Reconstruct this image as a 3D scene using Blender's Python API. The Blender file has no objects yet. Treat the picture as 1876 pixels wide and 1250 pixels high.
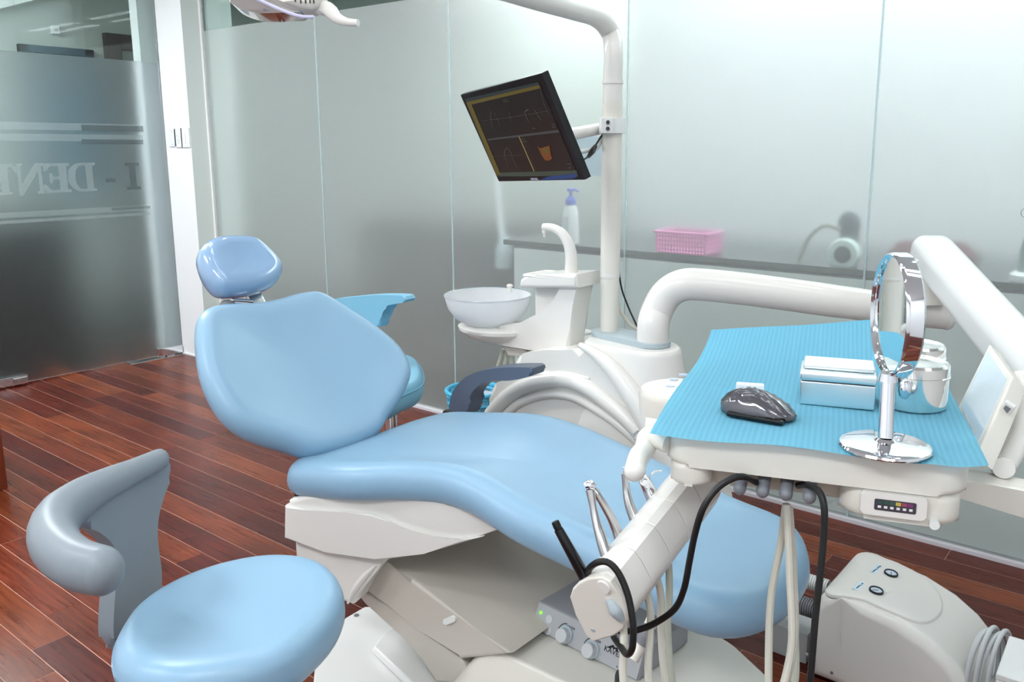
import bpy, bmesh, math, random
from mathutils import Matrix, Vector
random.seed(7)
S = bpy.context.scene
COL = S.collection
# ------------------------------------------------------------------ camera, world, light, exposure
cam = bpy.data.cameras.new('camera'); camo = bpy.data.objects.new('camera', cam); COL.objects.link(camo)
camo.location = (0, 0, 1.32); camo.rotation_euler = (math.radians(90-10.836), 0, math.radians(37.975))
cam.sensor_width = 36; cam.lens = 1553.6/1876*36; cam.shift_x = -59.2/1876; cam.shift_y = -55.7/1876
cam.clip_start = .02; S.camera = camo
W = bpy.data.worlds.new('world'); S.world = W; W.use_nodes = True
W.node_tree.nodes['Background'].inputs[0].default_value = (.9, .95, 1, 1)
W.node_tree.nodes['Background'].inputs[1].default_value = .3
S.view_settings.view_transform = 'Standard'; S.view_settings.look = 'None'
S.view_settings.exposure = 0.2; S.view_settings.gamma = 1; S.view_settings.use_curve_mapping = False
def area(name, loc, size, power, color=(1, 1, 1), rot=(0, 0, 0)):
    l = bpy.data.lights.new(name, 'AREA'); l.shape = 'RECTANGLE'; l.size, l.size_y = size; l.energy = power; l.color = color
    o = bpy.data.objects.new(name, l); COL.objects.link(o); o.location = loc; o.rotation_euler = rot; return o
def spot(name, loc, power, rad=.04, angle=120, rot=(0, 0, 0), color=(1, .97, .93)):
    l = bpy.data.lights.new(name, 'SPOT'); l.energy = power; l.shadow_soft_size = rad; l.spot_size = math.radians(angle); l.spot_blend = .6; l.color = color
    o = bpy.data.objects.new(name, l); COL.objects.link(o); o.location = loc; o.rotation_euler = rot; return o
CW = (.94, .98, 1)
# fluorescent ceiling tube pairs; far-left and camera-side ones added to brighten upright faces
for x, y, p in ((-4.3, 1.0, 34), (-2.9, 1.3, 4.5), (-1.4, 1.3, 4), (.1, 1.3, 4), (-3.2, -.9, 17), (-1.0, -1.0, 17), (.6, -.6, 9)):
    for k in (-.11, .11):
        area('ceiling_tube', (x, y+k, 2.66), (1.15, .09), p, CW)
for x, y, p in ((-.9, .35, 9), (-2.4, 2.1, 8), (-.3, 2.2, 7), (-1.9, .2, 7)):
    spot('downlight', (x, y, 2.66), p)
# the hall and the counter room behind the glass
area('hall_light', (-6.4, 1.5, 2.64), (.9, .9), 56, CW)
area('hall_light', (-3.5, 4.3, 2.64), (1.2, .9), 36, CW)
area('counter_light', (-.5, 3.3, 2.64), (3.4, .45), 44, CW)

# ------------------------------------------------------------------ materials
def lin(c): return tuple((v/255/12.92 if v/255 <= .04045 else ((v/255+.055)/1.055)**2.4) for v in c)
MATS = {}
def mat(name, rgb, rough=.4, metal=0, var=.0, scale=8, bump=0, bscale=200, coat=0, trans=0, ior=1.45, emit=None, estr=0, spec=.5, alpha=1, sheen=0):
    if name in MATS: return MATS[name]
    m = bpy.data.materials.new(name); m.use_nodes = True; nt = m.node_tree; b = nt.nodes['Principled BSDF']
    c = (*lin(rgb), 1)
    b.inputs['Base Color'].default_value = c; b.inputs['Roughness'].default_value = rough; b.inputs['Metallic'].default_value = metal
    b.inputs['Coat Weight'].default_value = coat; b.inputs['Transmission Weight'].default_value = trans; b.inputs['IOR'].default_value = ior
    b.inputs['Specular IOR Level'].default_value = spec; b.inputs['Alpha'].default_value = alpha
    b.inputs['Coat Roughness'].default_value = .08
    if emit: b.inputs['Emission Color'].default_value = (*lin(emit), 1); b.inputs['Emission Strength'].default_value = estr
    if var or bump:
        tc = nt.nodes.new('ShaderNodeTexCoord')
    if var:
        n = nt.nodes.new('ShaderNodeTexNoise'); n.inputs['Scale'].default_value = scale; n.inputs['Detail'].default_value = 4
        mx = nt.nodes.new('ShaderNodeMix'); mx.data_type = 'RGBA'
        mx.inputs['A'].default_value = tuple(v*(1-var) for v in c[:3])+(1,); mx.inputs['B'].default_value = tuple(min(1, v*(1+var)) for v in c[:3])+(1,)
        nt.links.new(tc.outputs['Object'], n.inputs['Vector']); nt.links.new(n.outputs['Fac'], mx.inputs['Factor']); nt.links.new(mx.outputs['Result'], b.inputs['Base Color'])
    if bump:
        n2 = nt.nodes.new('ShaderNodeTexNoise'); n2.inputs['Scale'].default_value = bscale
        bp = nt.nodes.new('ShaderNodeBump'); bp.inputs['Strength'].default_value = bump; bp.inputs['Distance'].default_value = .001
        nt.links.new(tc.outputs['Object'], n2.inputs['Vector']); nt.links.new(n2.outputs['Fac'], bp.inputs['Height']); nt.links.new(bp.outputs['Normal'], b.inputs['Normal'])
    MATS[name] = m; return m
VINYL = mat('blue_vinyl', (137, 173, 199), .36, var=.02, bump=.08, bscale=900, spec=.5)
WRAP = mat('blue_vinyl_in_film', (138, 172, 206), .3, var=.02, coat=1.0)
CYAN = mat('light_blue_vinyl', (124, 184, 212), .38, var=.02, bump=.08, bscale=900)
WHITE = mat('white_plastic', (226, 224, 219), .22, var=.015, scale=3)
WHITE2 = mat('cream_plastic', (222, 219, 210), .3, var=.015, scale=3)
COOLW = mat('white_lacquer', (228, 230, 228), .25, var=.01, scale=3)
PAINT = mat('white_wall_paint', (236, 238, 240), .7, var=.01, bump=.05, bscale=300)
CEIL = mat('ceiling_paint', (240, 240, 240), .8, var=.01)
PALEG = mat('pale_green_shade_tone', (216, 226, 222), .6, var=.01)
GREYRUB = mat('grey_rubber', (130, 140, 148), .42, var=.03, bump=.12, bscale=700)
DGREY = mat('slate_rubber', (84, 95, 112), .42, var=.03, bump=.12, bscale=700)
GREYP = mat('grey_plastic', (172, 184, 190), .4, var=.02)
MIDGREY = mat('mid_grey_plastic', (120, 122, 128), .4, var=.02)
LGREYP = mat('light_grey_metal_paint', (196, 200, 202), .38, var=.02)
BLACK = mat('black_plastic', (18, 18, 20), .3, var=.05)
BLACKG = mat('black_gloss', (8, 8, 10), .12, var=.05)
BLACKR = mat('black_rubber', (14, 14, 15), .45, var=.05)
CHROME = mat('chrome', (228, 230, 234), .06, 1, var=.01)
STEEL = mat('brushed_steel', (200, 200, 200), .28, 1, var=.03)
TIN = mat('polished_tin', (232, 232, 228), .1, 1, var=.01)
ALUB = mat('satin_aluminium', (232, 240, 242), .33, 1, var=.01)
HOSE = mat('hose_rubber', (206, 204, 192), .42, var=.02)
HOSEG = mat('hose_greenish', (186, 190, 176), .42, var=.02)
RAIL = mat('rail_paint', (214, 212, 218), .4, var=.02)
def frosted(name, rgb, rough, tr):
    m = mat(name, rgb, rough, trans=tr, ior=1.45, spec=.22, var=.01, scale=30); return m
FROST = frosted('frosted_glass', (246, 253, 251), .27, .85)
DFROST = frosted('frosted_door_glass', (240, 250, 251), .40, 1.0)
CLEAR = mat('clear_glass', (235, 248, 245), 0, trans=1, ior=1.45, var=.005)
BOWL = mat('frosted_bowl', (248, 250, 252), .32, trans=.5, ior=1.15, var=.01)
GRANITE = mat('dark_granite', (40, 48, 54), .2, var=.6, scale=140)
PAPER = mat('white_paper', (235, 235, 235), .8, var=.01)
NOTE = mat('pale_blue_paper', (196, 222, 240), .8, var=.01)
MAHOG = mat('mahogany', (110, 48, 28), .35, var=.35, scale=14)
SOFTW = mat('soft_white', (236, 238, 240), .5, var=.01)
INK = mat('dark_ink', (40, 44, 50), .6, var=.02)
def wood():
    m = bpy.data.materials.new('plank_wood'); m.use_nodes = True; nt = m.node_tree; b = nt.nodes['Principled BSDF']; N = nt.nodes.new; Lk = nt.links.new
    tc = N('ShaderNodeTexCoord'); oi = N('ShaderNodeObjectInfo')
    add = N('ShaderNodeVectorMath'); add.operation = 'ADD'
    ml = N('ShaderNodeVectorMath'); ml.operation = 'SCALE'; ml.inputs['Scale'].default_value = 37
    cmb = N('ShaderNodeCombineXYZ'); Lk(oi.outputs['Random'], cmb.inputs[0]); Lk(oi.outputs['Random'], cmb.inputs[1]); Lk(cmb.outputs[0], ml.inputs[0])
    Lk(tc.outputs['Object'], add.inputs[0]); Lk(ml.outputs[0], add.inputs[1])
    mp = N('ShaderNodeMapping'); mp.inputs['Scale'].default_value = (1.5, 30, 30); Lk(add.outputs[0], mp.inputs['Vector'])
    n1 = N('ShaderNodeTexNoise'); n1.inputs['Scale'].default_value = 2.2; n1.inputs['Detail'].default_value = 8; n1.inputs['Roughness'].default_value = .62; n1.inputs['Distortion'].default_value = .7
    Lk(mp.outputs[0], n1.inputs['Vector'])
    mp2 = N('ShaderNodeMapping'); mp2.inputs['Scale'].default_value = (1.4, 3.2, 3); Lk(add.outputs[0], mp2.inputs['Vector'])
    n2 = N('ShaderNodeTexNoise'); n2.inputs['Scale'].default_value = 2; n2.inputs['Detail'].default_value = 2; Lk(mp2.outputs[0], n2.inputs['Vector'])
    wv = N('ShaderNodeTexWave'); wv.bands_direction = 'Y'; wv.inputs['Scale'].default_value = 16; wv.inputs['Distortion'].default_value = 9; wv.inputs['Detail'].default_value = 3; wv.inputs['Detail Scale'].default_value = .7
    mp3 = N('ShaderNodeMapping'); mp3.inputs['Scale'].default_value = (.35, 1, 1); Lk(add.outputs[0], mp3.inputs['Vector']); Lk(mp3.outputs[0], wv.inputs['Vector'])
    m1 = N('ShaderNodeMath'); m1.operation = 'MULTIPLY_ADD'; m1.inputs[1].default_value = .12; Lk(wv.outputs['Fac'], m1.inputs[0]); 
    m0 = N('ShaderNodeMath'); m0.operation = 'MULTIPLY'; m0.inputs[1].default_value = .88; Lk(n1.outputs['Fac'], m0.inputs[0]); Lk(m0.outputs[0], m1.inputs[2])
    cr = N('ShaderNodeValToRGB'); el = cr.color_ramp.elements
    el[0].position = .05; el[0].color = (*lin((80, 34, 21)), 1); el[1].position = .8; el[1].color = (*lin((146, 70, 40)), 1)
    e = el.new(.48); e.color = (*lin((108, 45, 26)), 1)
    Lk(m1.outputs[0], cr.inputs[0])
    hs = N('ShaderNodeHueSaturation'); Lk(cr.outputs[0], hs.inputs['Color'])
    mr = N('ShaderNodeMapRange'); mr.inputs['To Min'].default_value = .42; mr.inputs['To Max'].default_value = 1.2; Lk(oi.outputs['Random'], mr.inputs['Value'])
    m2 = N('ShaderNodeMath'); m2.operation = 'MULTIPLY'; Lk(mr.outputs[0], m2.inputs[0])
    mr2 = N('ShaderNodeMapRange'); mr2.inputs['From Min'].default_value = .3; mr2.inputs['From Max'].default_value = .7; mr2.inputs['To Min'].default_value = .65; mr2.inputs['To Max'].default_value = 1.15
    Lk(n2.outputs['Fac'], mr2.inputs['Value']); Lk(mr2.outputs[0], m2.inputs[1]); Lk(m2.outputs[0], hs.inputs['Value'])
    mh = N('ShaderNodeMapRange'); mh.inputs['To Min'].default_value = .488; mh.inputs['To Max'].default_value = .508; Lk(oi.outputs['Random'], mh.inputs['Value']); Lk(mh.outputs[0], hs.inputs['Hue'])
    Lk(hs.outputs[0], b.inputs['Base Color'])
    rr = N('ShaderNodeMapRange'); rr.inputs['To Min'].default_value = .2; rr.inputs['To Max'].default_value = .38; Lk(n1.outputs['Fac'], rr.inputs['Value']); Lk(rr.outputs[0], b.inputs['Roughness'])
    b.inputs['Specular IOR Level'].default_value = .32
    bp = N('ShaderNodeBump'); bp.inputs['Strength'].default_value = .12; bp.inputs['Distance'].default_value = .002; Lk(n1.outputs['Fac'], bp.inputs['Height']); Lk(bp.outputs[0], b.inputs['Normal'])
    return m
WOOD = wood()
def bibmat():
    m = bpy.data.materials.new('bib_paper'); m.use_nodes = True; nt = m.node_tree; b = nt.nodes['Principled BSDF']; N = nt.nodes.new; Lk = nt.links.new
    tc = N('ShaderNodeTexCoord'); mp = N('ShaderNodeMapping'); mp.inputs['Rotation'].default_value = (0, 0, math.radians(-19.2)); Lk(tc.outputs['Object'], mp.inputs['Vector'])
    wv = N('ShaderNodeTexWave'); wv.bands_direction = 'X'; wv.inputs['Scale'].default_value = 42; wv.inputs['Distortion'].default_value = .25; Lk(mp.outputs[0], wv.inputs['Vector'])
    w2 = N('ShaderNodeTexWave'); w2.bands_direction = 'Y'; w2.inputs['Scale'].default_value = 90; Lk(mp.outputs[0], w2.inputs['Vector'])
    mx = N('ShaderNodeMix'); mx.data_type = 'RGBA'; mx.inputs['A'].default_value = (*lin((130, 210, 236)), 1); mx.inputs['B'].default_value = (*lin((144, 218, 243)), 1)
    Lk(wv.outputs['Fac'], mx.inputs['Factor']); Lk(mx.outputs['Result'], b.inputs['Base Color']); b.inputs['Roughness'].default_value = .75
    ad = N('ShaderNodeMath'); ad.operation = 'MULTIPLY_ADD'; ad.inputs[1].default_value = .4; Lk(w2.outputs['Fac'], ad.inputs[0]); Lk(wv.outputs['Fac'], ad.inputs[2])
    bp = N('ShaderNodeBump'); bp.inputs['Strength'].default_value = .35; bp.inputs['Distance'].default_value = .001; Lk(ad.outputs[0], bp.inputs['Height']); Lk(bp.outputs[0], b.inputs['Normal'])
    return m
BIB = bibmat()

# ------------------------------------------------------------------ geometry helpers
def V(*a): return Vector(a)
def frame(o, u, v):
    u = Vector(u).normalized(); v = Vector(v); v = (v-u*v.dot(u)).normalized(); n = u.cross(v)
    return Matrix(((u.x, v.x, n.x, o[0]), (u.y, v.y, n.y, o[1]), (u.z, v.z, n.z, o[2]), (0, 0, 0, 1)))
def catmull(P, n, closed=False):
    P = [Vector(p) for p in P]; out = []; N = len(P); segs = N if closed else N-1
    L = [0]; 
    def pt(i): return P[i % N] if closed else (P[i] if 0 <= i < N else (P[0]*2-P[1] if i < 0 else P[-1]*2-P[-2]))
    raw = []
    for i in range(segs):
        p0, p1, p2, p3 = pt(i-1), pt(i), pt(i+1), pt(i+2)
        for k in range(12):
            t = k/12; raw.append(.5*((2*p1)+(p2-p0)*t+(2*p0-5*p1+4*p2-p3)*t*t+(3*p1-p0-3*p2+p3)*t**3))
    raw.append(pt(0) if closed else P[-1])
    d = [0]
    for a, b in zip(raw, raw[1:]): d.append(d[-1]+(b-a).length)
    j = 0; cnt = n if closed else n-1
    for k in range(n):
        s = d[-1]*k/cnt
        while j < len(d)-2 and d[j+1] < s: j += 1
        f = (s-d[j])/max(1e-9, d[j+1]-d[j]); out.append(raw[j].lerp(raw[j+1], min(1, f)))
    return out
def bm_new(): return bmesh.new()
def ring_faces(bm, rings, closed=True):
    for a, b in zip(rings, rings[1:]):
        n = len(a)
        for i in range(n if closed else n-1):
            j = (i+1) % n; bm.faces.new((a[i], a[j], b[j], b[i]))
def tube(bm, path, r, n=12, samples=None, cap=True, smooth=True, flat=1.0, upv=None, closed=False):
    path = [Vector(p) for p in path]
    samples = samples or max(8, 6*len(path))
    P = catmull(path, samples, closed) if smooth and len(path) > 2 else path
    N = len(P); R = r if isinstance(r, (list, tuple)) else [r]
    def rad(i):
        if len(R) == 1: return R[0]
        f = i/(N-1)*(len(R)-1); k = min(int(f), len(R)-2); return R[k]+(R[k+1]-R[k])*(f-k)
    rings = []; up = None
    for i in range(N):
        if closed: t = (P[(i+1) % N]-P[i-1]).normalized()
        else: t = (P[min(i+1, N-1)]-P[max(i-1, 0)]).normalized()
        if up is None:
            a = Vector(upv) if upv else (V(0, 0, 1) if abs(t.z) < .9 else V(1, 0, 0))
            up = (a-t*a.dot(t)).normalized()
        else:
            if upv: a = Vector(upv); up = (a-t*a.dot(t)).normalized()
            else: up = (up-t*up.dot(t)).normalized()
        s = t.cross(up); rr = rad(i)
        rings.append([bm.verts.new(P[i]+up*(math.sin(2*math.pi*k/n)*rr*flat)+s*(math.cos(2*math.pi*k/n)*rr)) for k in range(n)])
    if closed: rings.append(rings[0])
    ring_faces(bm, rings)
    if cap and not closed:
        for rg, sgn in ((rings[0], 1), (rings[-1], -1)):
            try: bm.faces.new(rg if sgn < 0 else rg[::-1])
            except ValueError: pass
    return bm
def ball(bm, c, r, s=(1, 1, 1), n=16):
    m = Matrix.Translation(c) @ Matrix.Diagonal((r*s[0], r*s[1], r*s[2], 1))
    bmesh.ops.create_uvsphere(bm, u_segments=n, v_segments=n//2, radius=1, matrix=m)
def cyl(bm, a, b, r, r2=None, n=24):
    a, b = Vector(a), Vector(b); tube(bm, [a, b], [r, r if r2 is None else r2], n, smooth=False); return bm
def lathe(bm, M, prof, n=40):
    rings = []
    for r, z in prof:
        if r < 1e-6: rings.append([bm.verts.new(M @ V(0, 0, z))])
        else: rings.append([bm.verts.new(M @ V(r*math.cos(2*math.pi*k/n), r*math.sin(2*math.pi*k/n), z)) for k in range(n)])
    for a, b in zip(rings, rings[1:]):
        for i in range(n):
            j = (i+1) % n
            if len(a) == 1 and len(b) == 1: continue
            if len(a) == 1: bm.faces.new((a[0], b[j], b[i]))
            elif len(b) == 1: bm.faces.new((a[i], a[j], b[0]))
            else: bm.faces.new((a[i], a[j], b[j], b[i]))
    return bm
def merge(bm, b2, M=None):
    me = bpy.data.meshes.new('tmp'); b2.to_mesh(me); b2.free()
    if M is not None: me.transform(M)
    bm.from_mesh(me); bpy.data.meshes.remove(me)
def box(bm, lo, hi, bev=0, seg=2, M=None):
    b2 = bmesh.new(); bmesh.ops.create_cube(b2, size=1)
    for v in b2.verts: v.co = V(*[(lo[i]+hi[i])/2+v.co[i]*(hi[i]-lo[i]) for i in range(3)])
    if bev: bmesh.ops.bevel(b2, geom=list(b2.edges), offset=bev, segments=seg, profile=.5, affect='EDGES', clamp_overlap=True)
    merge(bm, b2, M); return bm
def prism(bm, pts, M, d0, d1, bev=0, seg=3, smooth=0):
    """2-D outline in the frame M, extruded along the frame's normal from d0 to d1"""
    p = catmull([V(a, b, 0) for a, b in pts], smooth, True) if smooth else [V(a, b, 0) for a, b in pts]
    A = sum(p[i].x*p[(i+1) % len(p)].y-p[(i+1) % len(p)].x*p[i].y for i in range(len(p)))
    if A < 0: p = p[::-1]
    lo, hi = min(d0, d1), max(d0, d1)
    b2 = bmesh.new()
    a = [b2.verts.new(V(q.x, q.y, lo)) for q in p]; b = [b2.verts.new(V(q.x, q.y, hi)) for q in p]
    f0 = b2.faces.new(a[::-1]); f1 = b2.faces.new(b)
    for i in range(len(p)):
        j = (i+1) % len(p); b2.faces.new((a[i], a[j], b[j], b[i]))
    if bev:
        ed = list(set(f0.edges) | set(f1.edges))
        bmesh.ops.bevel(b2, geom=ed, offset=bev, segments=seg, profile=.5, affect='EDGES', clamp_overlap=True)
    merge(bm, b2, M); return bm
def cushion(bm, pts, M, th, rad, dish=0, n=88, fn=None, dome=0):
    """padded slab: smooth outline in the frame M, rolled edge, optional dish"""
    P = catmull([V(a, b, 0) for a, b in pts], n, True)
    A = sum(P[i].x*P[(i+1) % n].y-P[(i+1) % n].x*P[i].y for i in range(n))
    if A < 0: P = P[::-1]
    nor = []
    for i in range(n):
        t = (P[(i+1) % n]-P[i-1]).normalized(); nor.append(V(-t.y, t.x, 0))
    for _ in range(3): nor = [(nor[i-1]+nor[i]*2+nor[(i+1) % n]).normalized() for i in range(n)]
    c = sum(P, V(0, 0, 0))/n
    rings = []
    def add(ps): rings.append([bm.verts.new(q) for q in ps])
    K = 12
    for k in range(K+1):
        a = -math.pi/2+math.pi*k/K
        ins = rad*(1-math.cos(a)**.75 if math.cos(a) > 0 else 1); h = th*math.sin(a)/2
        add([P[i]+nor[i]*ins+V(0, 0, h) for i in range(n)])
    top = [v.co.copy() for v in rings[-1]]; bot = [v.co.copy() for v in rings[0]]
    for s in (.93, .82, .66, .48, .3, .12):
        add([c+(q-c)*s+V(0, 0, q.z-(q.z-c.z)*s-c.z*(1-s)+(dome-dish)*(1-s*s)) for q in top])
    cv = bm.verts.new(V(c.x, c.y, th/2+dome-dish))
    ring_faces(bm, rings)
    L = rings[-1]
    for i in range(n): bm.faces.new((L[i], L[(i+1) % n], cv))
    bm.faces.new(rings[0][::-1])
    allv = [v for r in rings for v in r]+[cv]
    if fn:
        for v in allv: v.co = fn(v.co)
    for v in allv: v.co = M @ v.co
    return bm
def loft(bm, rings_pts, cap=True):
    rings = [[bm.verts.new(Vector(p)) for p in r] for r in rings_pts]
    ring_faces(bm, rings)
    if cap: bm.faces.new(rings[0][::-1]); bm.faces.new(rings[-1])
    return bm
def rrect(cx, cy, w, h, r, n=6):
    out = []
    for qx, qy, a0 in ((1, 1, 0), (-1, 1, 90), (-1, -1, 180), (1, -1, 270)):
        for k in range(n+1):
            a = math.radians(a0+90*k/n); out.append((cx+qx*(w/2-r)+r*math.cos(a), cy+qy*(h/2-r)+r*math.sin(a)))
    return out
def root_loc(o):
    while o.parent: o = o.parent
    return o.location
def obj(name, bm, m, parent=None, origin=None, ang=35, ms=None):
    me = bpy.data.meshes.new(name)
    bmesh.ops.recalc_face_normals(bm, faces=bm.faces)
    off = Vector(origin) if origin else (root_loc(parent).copy() if parent else V(0, 0, 0))
    for v in bm.verts: v.co -= off
    bm.to_mesh(me); bm.free()
    for p in me.polygons: p.use_smooth = True
    try: me.set_sharp_from_angle(angle=math.radians(ang))
    except Exception: pass
    for mm in (ms or [m]): me.materials.append(mm)
    o = bpy.data.objects.new(name, me); COL.objects.link(o)
    wn = o.modifiers.new('weighted_normals', 'WEIGHTED_NORMAL'); wn.keep_sharp = True
    if parent: o.parent = parent
    else: o.location = off
    return o
def tag(o, label=None, cat=None, group=None, kind=None):
    if label: o['label'] = label
    if cat: o['category'] = cat
    if group: o['group'] = group
    if kind: o['kind'] = kind
    return o
def thing(name, label, cat, loc, group=None):
    o = bpy.data.objects.new(name, None); COL.objects.link(o); o.location = loc; o.empty_display_size = .05
    return tag(o, label, cat, group)
def struct(name, loc=(0, 0, 0)):
    o = bpy.data.objects.new(name, None); COL.objects.link(o); o.location = loc; o['kind'] = 'structure'; return o
def sbox(name, lo, hi, m, bev=0, parent=None):
    o = obj(name, box(bm_new(), lo, hi, bev), m, parent, origin=None if parent else ((lo[0]+hi[0])/2, (lo[1]+hi[1])/2, lo[2]))
    if not parent: o['kind'] = 'structure'
    return o
def text_bm(s, size, M, align='CENTER'):
    c = bpy.data.curves.new('t', 'FONT'); c.body = s; c.size = size; c.align_x = align; c.align_y = 'CENTER'; c.extrude = .0002; c.resolution_u = 2
    o = bpy.data.objects.new('t', c); COL.objects.link(o)
    bpy.context.view_layer.update()
    me = bpy.data.meshes.new_from_object(o.evaluated_get(bpy.context.evaluated_depsgraph_get()))
    bpy.data.objects.remove(o); bpy.data.curves.remove(c)
    me.transform(M); b = bmesh.new(); b.from_mesh(me); bpy.data.meshes.remove(me); return b
XZ = lambda y: frame((0, y, 0), (1, 0, 0), (0, 0, 1))     # outline (x, z), normal towards -Y

# ================================================================== SETTING
YG = 2.93; XD = -5.19; CH = 2.7
fl = struct('floor')
SUBST = mat('floor_gap_filler', (200, 160, 142), .5, var=.2, scale=60)
obj('subfloor', box(bm_new(), (-5.3, -1.8, -.05), (1.4, 2.95, -.0009)), SUBST, fl)
rest = bm_new(); box(rest, (-5.25, -1.8, -.0035), (1.4, .29, 0)); box(rest, (.62, .29, -.0035), (1.4, 2.93, 0))
obj('floor_remainder', rest, WOOD, fl)
PWD = .0978; GAP = .0014
pm_cache = {}
def plank(x0, x1, y0):
    L = round((x1-x0)*20)/20
    if L not in pm_cache:
        b = box(bm_new(), (0, 0, -.014), (L-GAP*.7, PWD-GAP, 0), .0009, 1)
        me = bpy.data.meshes.new('plank'); b.to_mesh(me); b.free(); me.materials.append(WOOD); pm_cache[L] = me
    o = bpy.data.objects.new('plank', pm_cache[L]); COL.objects.link(o); o.parent = fl; o.location = (x0, y0, random.uniform(-.0004, .0003))
y = 2.93-PWD*27
row = 0
while y < 2.92:
    x = -5.25-random.choice((.1, .25, .4, .55))
    while x < .6:
        L = random.choice((.75, .9, .9, 1.05))
        x1 = min(x+L, .62)
        x1 = x+round((x1-x)*20)/20
        if x1-x > .04: plank(x, x1, y)
        x = x1 if x1 > x+.04 else .7
    y += PWD; row += 1
sbox('ceiling', (-7.6, -1.9, CH), (1.5, 5.1, CH+.1), CEIL)
sbox('wall_right', (1.35, -1.9, 0), (1.45, 5.1, CH), PAINT)
sbox('wall_front', (-7.6, -1.9, 0), (1.45, -1.8, CH), PAINT)
sbox('wall_left', (-5.25, -1.8, 0), (-5.13, .55, CH), PAINT)
sbox('wall_corner', (-5.19, 2.805, 0), (-4.9, 2.95, CH), PAINT)
obj('corner_shade_skin', box(bm_new(), (-4.9005, 2.8055, 0), (-4.8992, 2.924, CH)), PALEG, bpy.data.objects['wall_corner'])  # white corner's shaded side: shade painted in as a pale green skin
obj('corner_bead', box(bm_new(), (-4.8992, 2.915, 0), (-4.882, 2.926, CH), .001, 1), COOLW, bpy.data.objects['wall_corner'])
obj('skirting', box(bm_new(), (-5.19, 2.798, 0), (-4.893, 2.806, .012), .001, 1), COOLW, bpy.data.objects['wall_corner'])
# glass partition: six panes with a clear strip above 2.01 m
seams = (-4.884, -3.82, -2.846, -1.87, -.902, .07, 1.345)
for i in range(6):
    w = struct('window_%d' % (i+1), (seams[i], YG, 0))
    a, b = seams[i]+.0035, seams[i+1]-.0035
    obj('frosted_pane', box(bm_new(), (a, YG, .012), (b, YG+.006, 2.012)), FROST, w)
    obj('clear_pane', box(bm_new(), (a, YG, 2.0125), (b, YG+.006, CH)), CLEAR, w)
    if i: obj('silicone_joint', box(bm_new(), (seams[i]-.0034, YG-.0005, .012), (seams[i]+.0034, YG+.0065, CH)), mat('silicone', (214, 236, 238), .35, trans=.5, var=.01), w)
sbox('baseboard_back', (-4.89, 2.914, 0), (1.345, 2.952, .0145), RAIL, .001)
# ---- glass door on the left with the mirrored lettering
dr = struct('door_1', (XD, 2.3, 0))
DY0, DY1, DZ = 1.70, 2.797, 1.835
obj('frosted_pane', box(bm_new(), (XD-.012, DY0, .014), (XD, DY1, DZ)), DFROST, dr)
obj('clear_pane', box(bm_new(), (XD-.012, DY0, DZ+.0004), (XD, DY1, 2.45)), CLEAR, dr)
DM = frame((XD, 0, 0), (0, 1, 0), (0, 0, 1))       # outline (y, z), normal +X
LETL = mat('cutout_backdrop_light', (170, 184, 184), .5, alpha=.24, var=.01)  # clear cut-outs in the film; bright hall behind painted into the tint
LETD = mat('cutout_backdrop_dark', (88, 98, 102), .5, alpha=.34, var=.01)  # same clear cut-outs, with a dark backdrop painted into the tint
STRL = mat('cutout_stripe_backdrop', (176, 194, 194), .5, alpha=.16, var=.01)  # clear stripes, brightness seen through them painted as a tint
def slab(pts, flip=False): return pts
def letter(ch, y0, y1, z0, z1, m):
    # serif capitals written right-to-left as they are read from inside; t runs 0..1 from the letter's own left
    def q(t, s): return (y1-(y1-y0)*t, z0+(z1-z0)*s)
    bm = bm_new(); pr = lambda P, d=.0012: prism(bm, [q(*p) for p in P], DM, .0003, d)
    if ch in 'IEDT':
        pass
    if ch == 'I':
        pr([(0, 0), (1, 0), (1, .1), (.72, .12), (.72, .88), (1, .9), (1, 1), (0, 1), (0, .9), (.28, .88), (.28, .12), (0, .1)])
    elif ch == 'D':
        arc = [(.52+.46*math.cos(math.radians(a)), .5+.5*math.sin(math.radians(a))) for a in range(-90, 91, 15)]
        arc2 = [(.52+.2*math.cos(math.radians(a)), .5+.4*math.sin(math.radians(a))) for a in range(90, -91, -15)]
        pr([(0, 0)]+arc+[(0, 1), (0, .91), (.1, .9), (.34, .9)]+arc2+[(.34, .1), (.1, .1), (0, .09)])
        pr([(.1, .1), (.34, .1), (.34, .9), (.1, .9)])
    elif ch == 'E':
        pr([(0, 0), (.95, 0), (1, .28), (.88, .28), (.72, .1), (.4, .1), (.4, .45), (.6, .45), (.66, .33), (.74, .33), (.74, .67), (.66, .67), (.6, .55), (.4, .55), (.4, .9), (.7, .9), (.84, .73), (.94, .73), (.92, 1), (0, 1), (0, .91), (.12, .9), (.12, .1), (0, .09)])
    elif ch == 'N':
        pr([(0, 0), (.3, 0), (.3, .09), (.22, .1), (.22, .74), (.78, -.04), (.9, -.04), (.9, .9), (1, .91), (1, 1), (.7, 1), (.7, .91), (.78, .9), (.78, .34), (.3, 1), (0, 1), (0, .91), (.1, .9), (.1, .1), (0, .09)])
    elif ch == 'T':
        pr([(.26, 0), (.74, 0), (.74, .09), (.64, .1), (.64, .88), (.8, .88), (.9, .7), (1, .7), (.98, 1), (.02, 1), (0, .7), (.1, .7), (.2, .88), (.36, .88), (.36, .1), (.26, .09)])
    elif ch == '-':
        pr([(0, 0), (1, 0), (1, 1), (0, 1)])
    return obj('letter', bm, m, dr)
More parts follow.
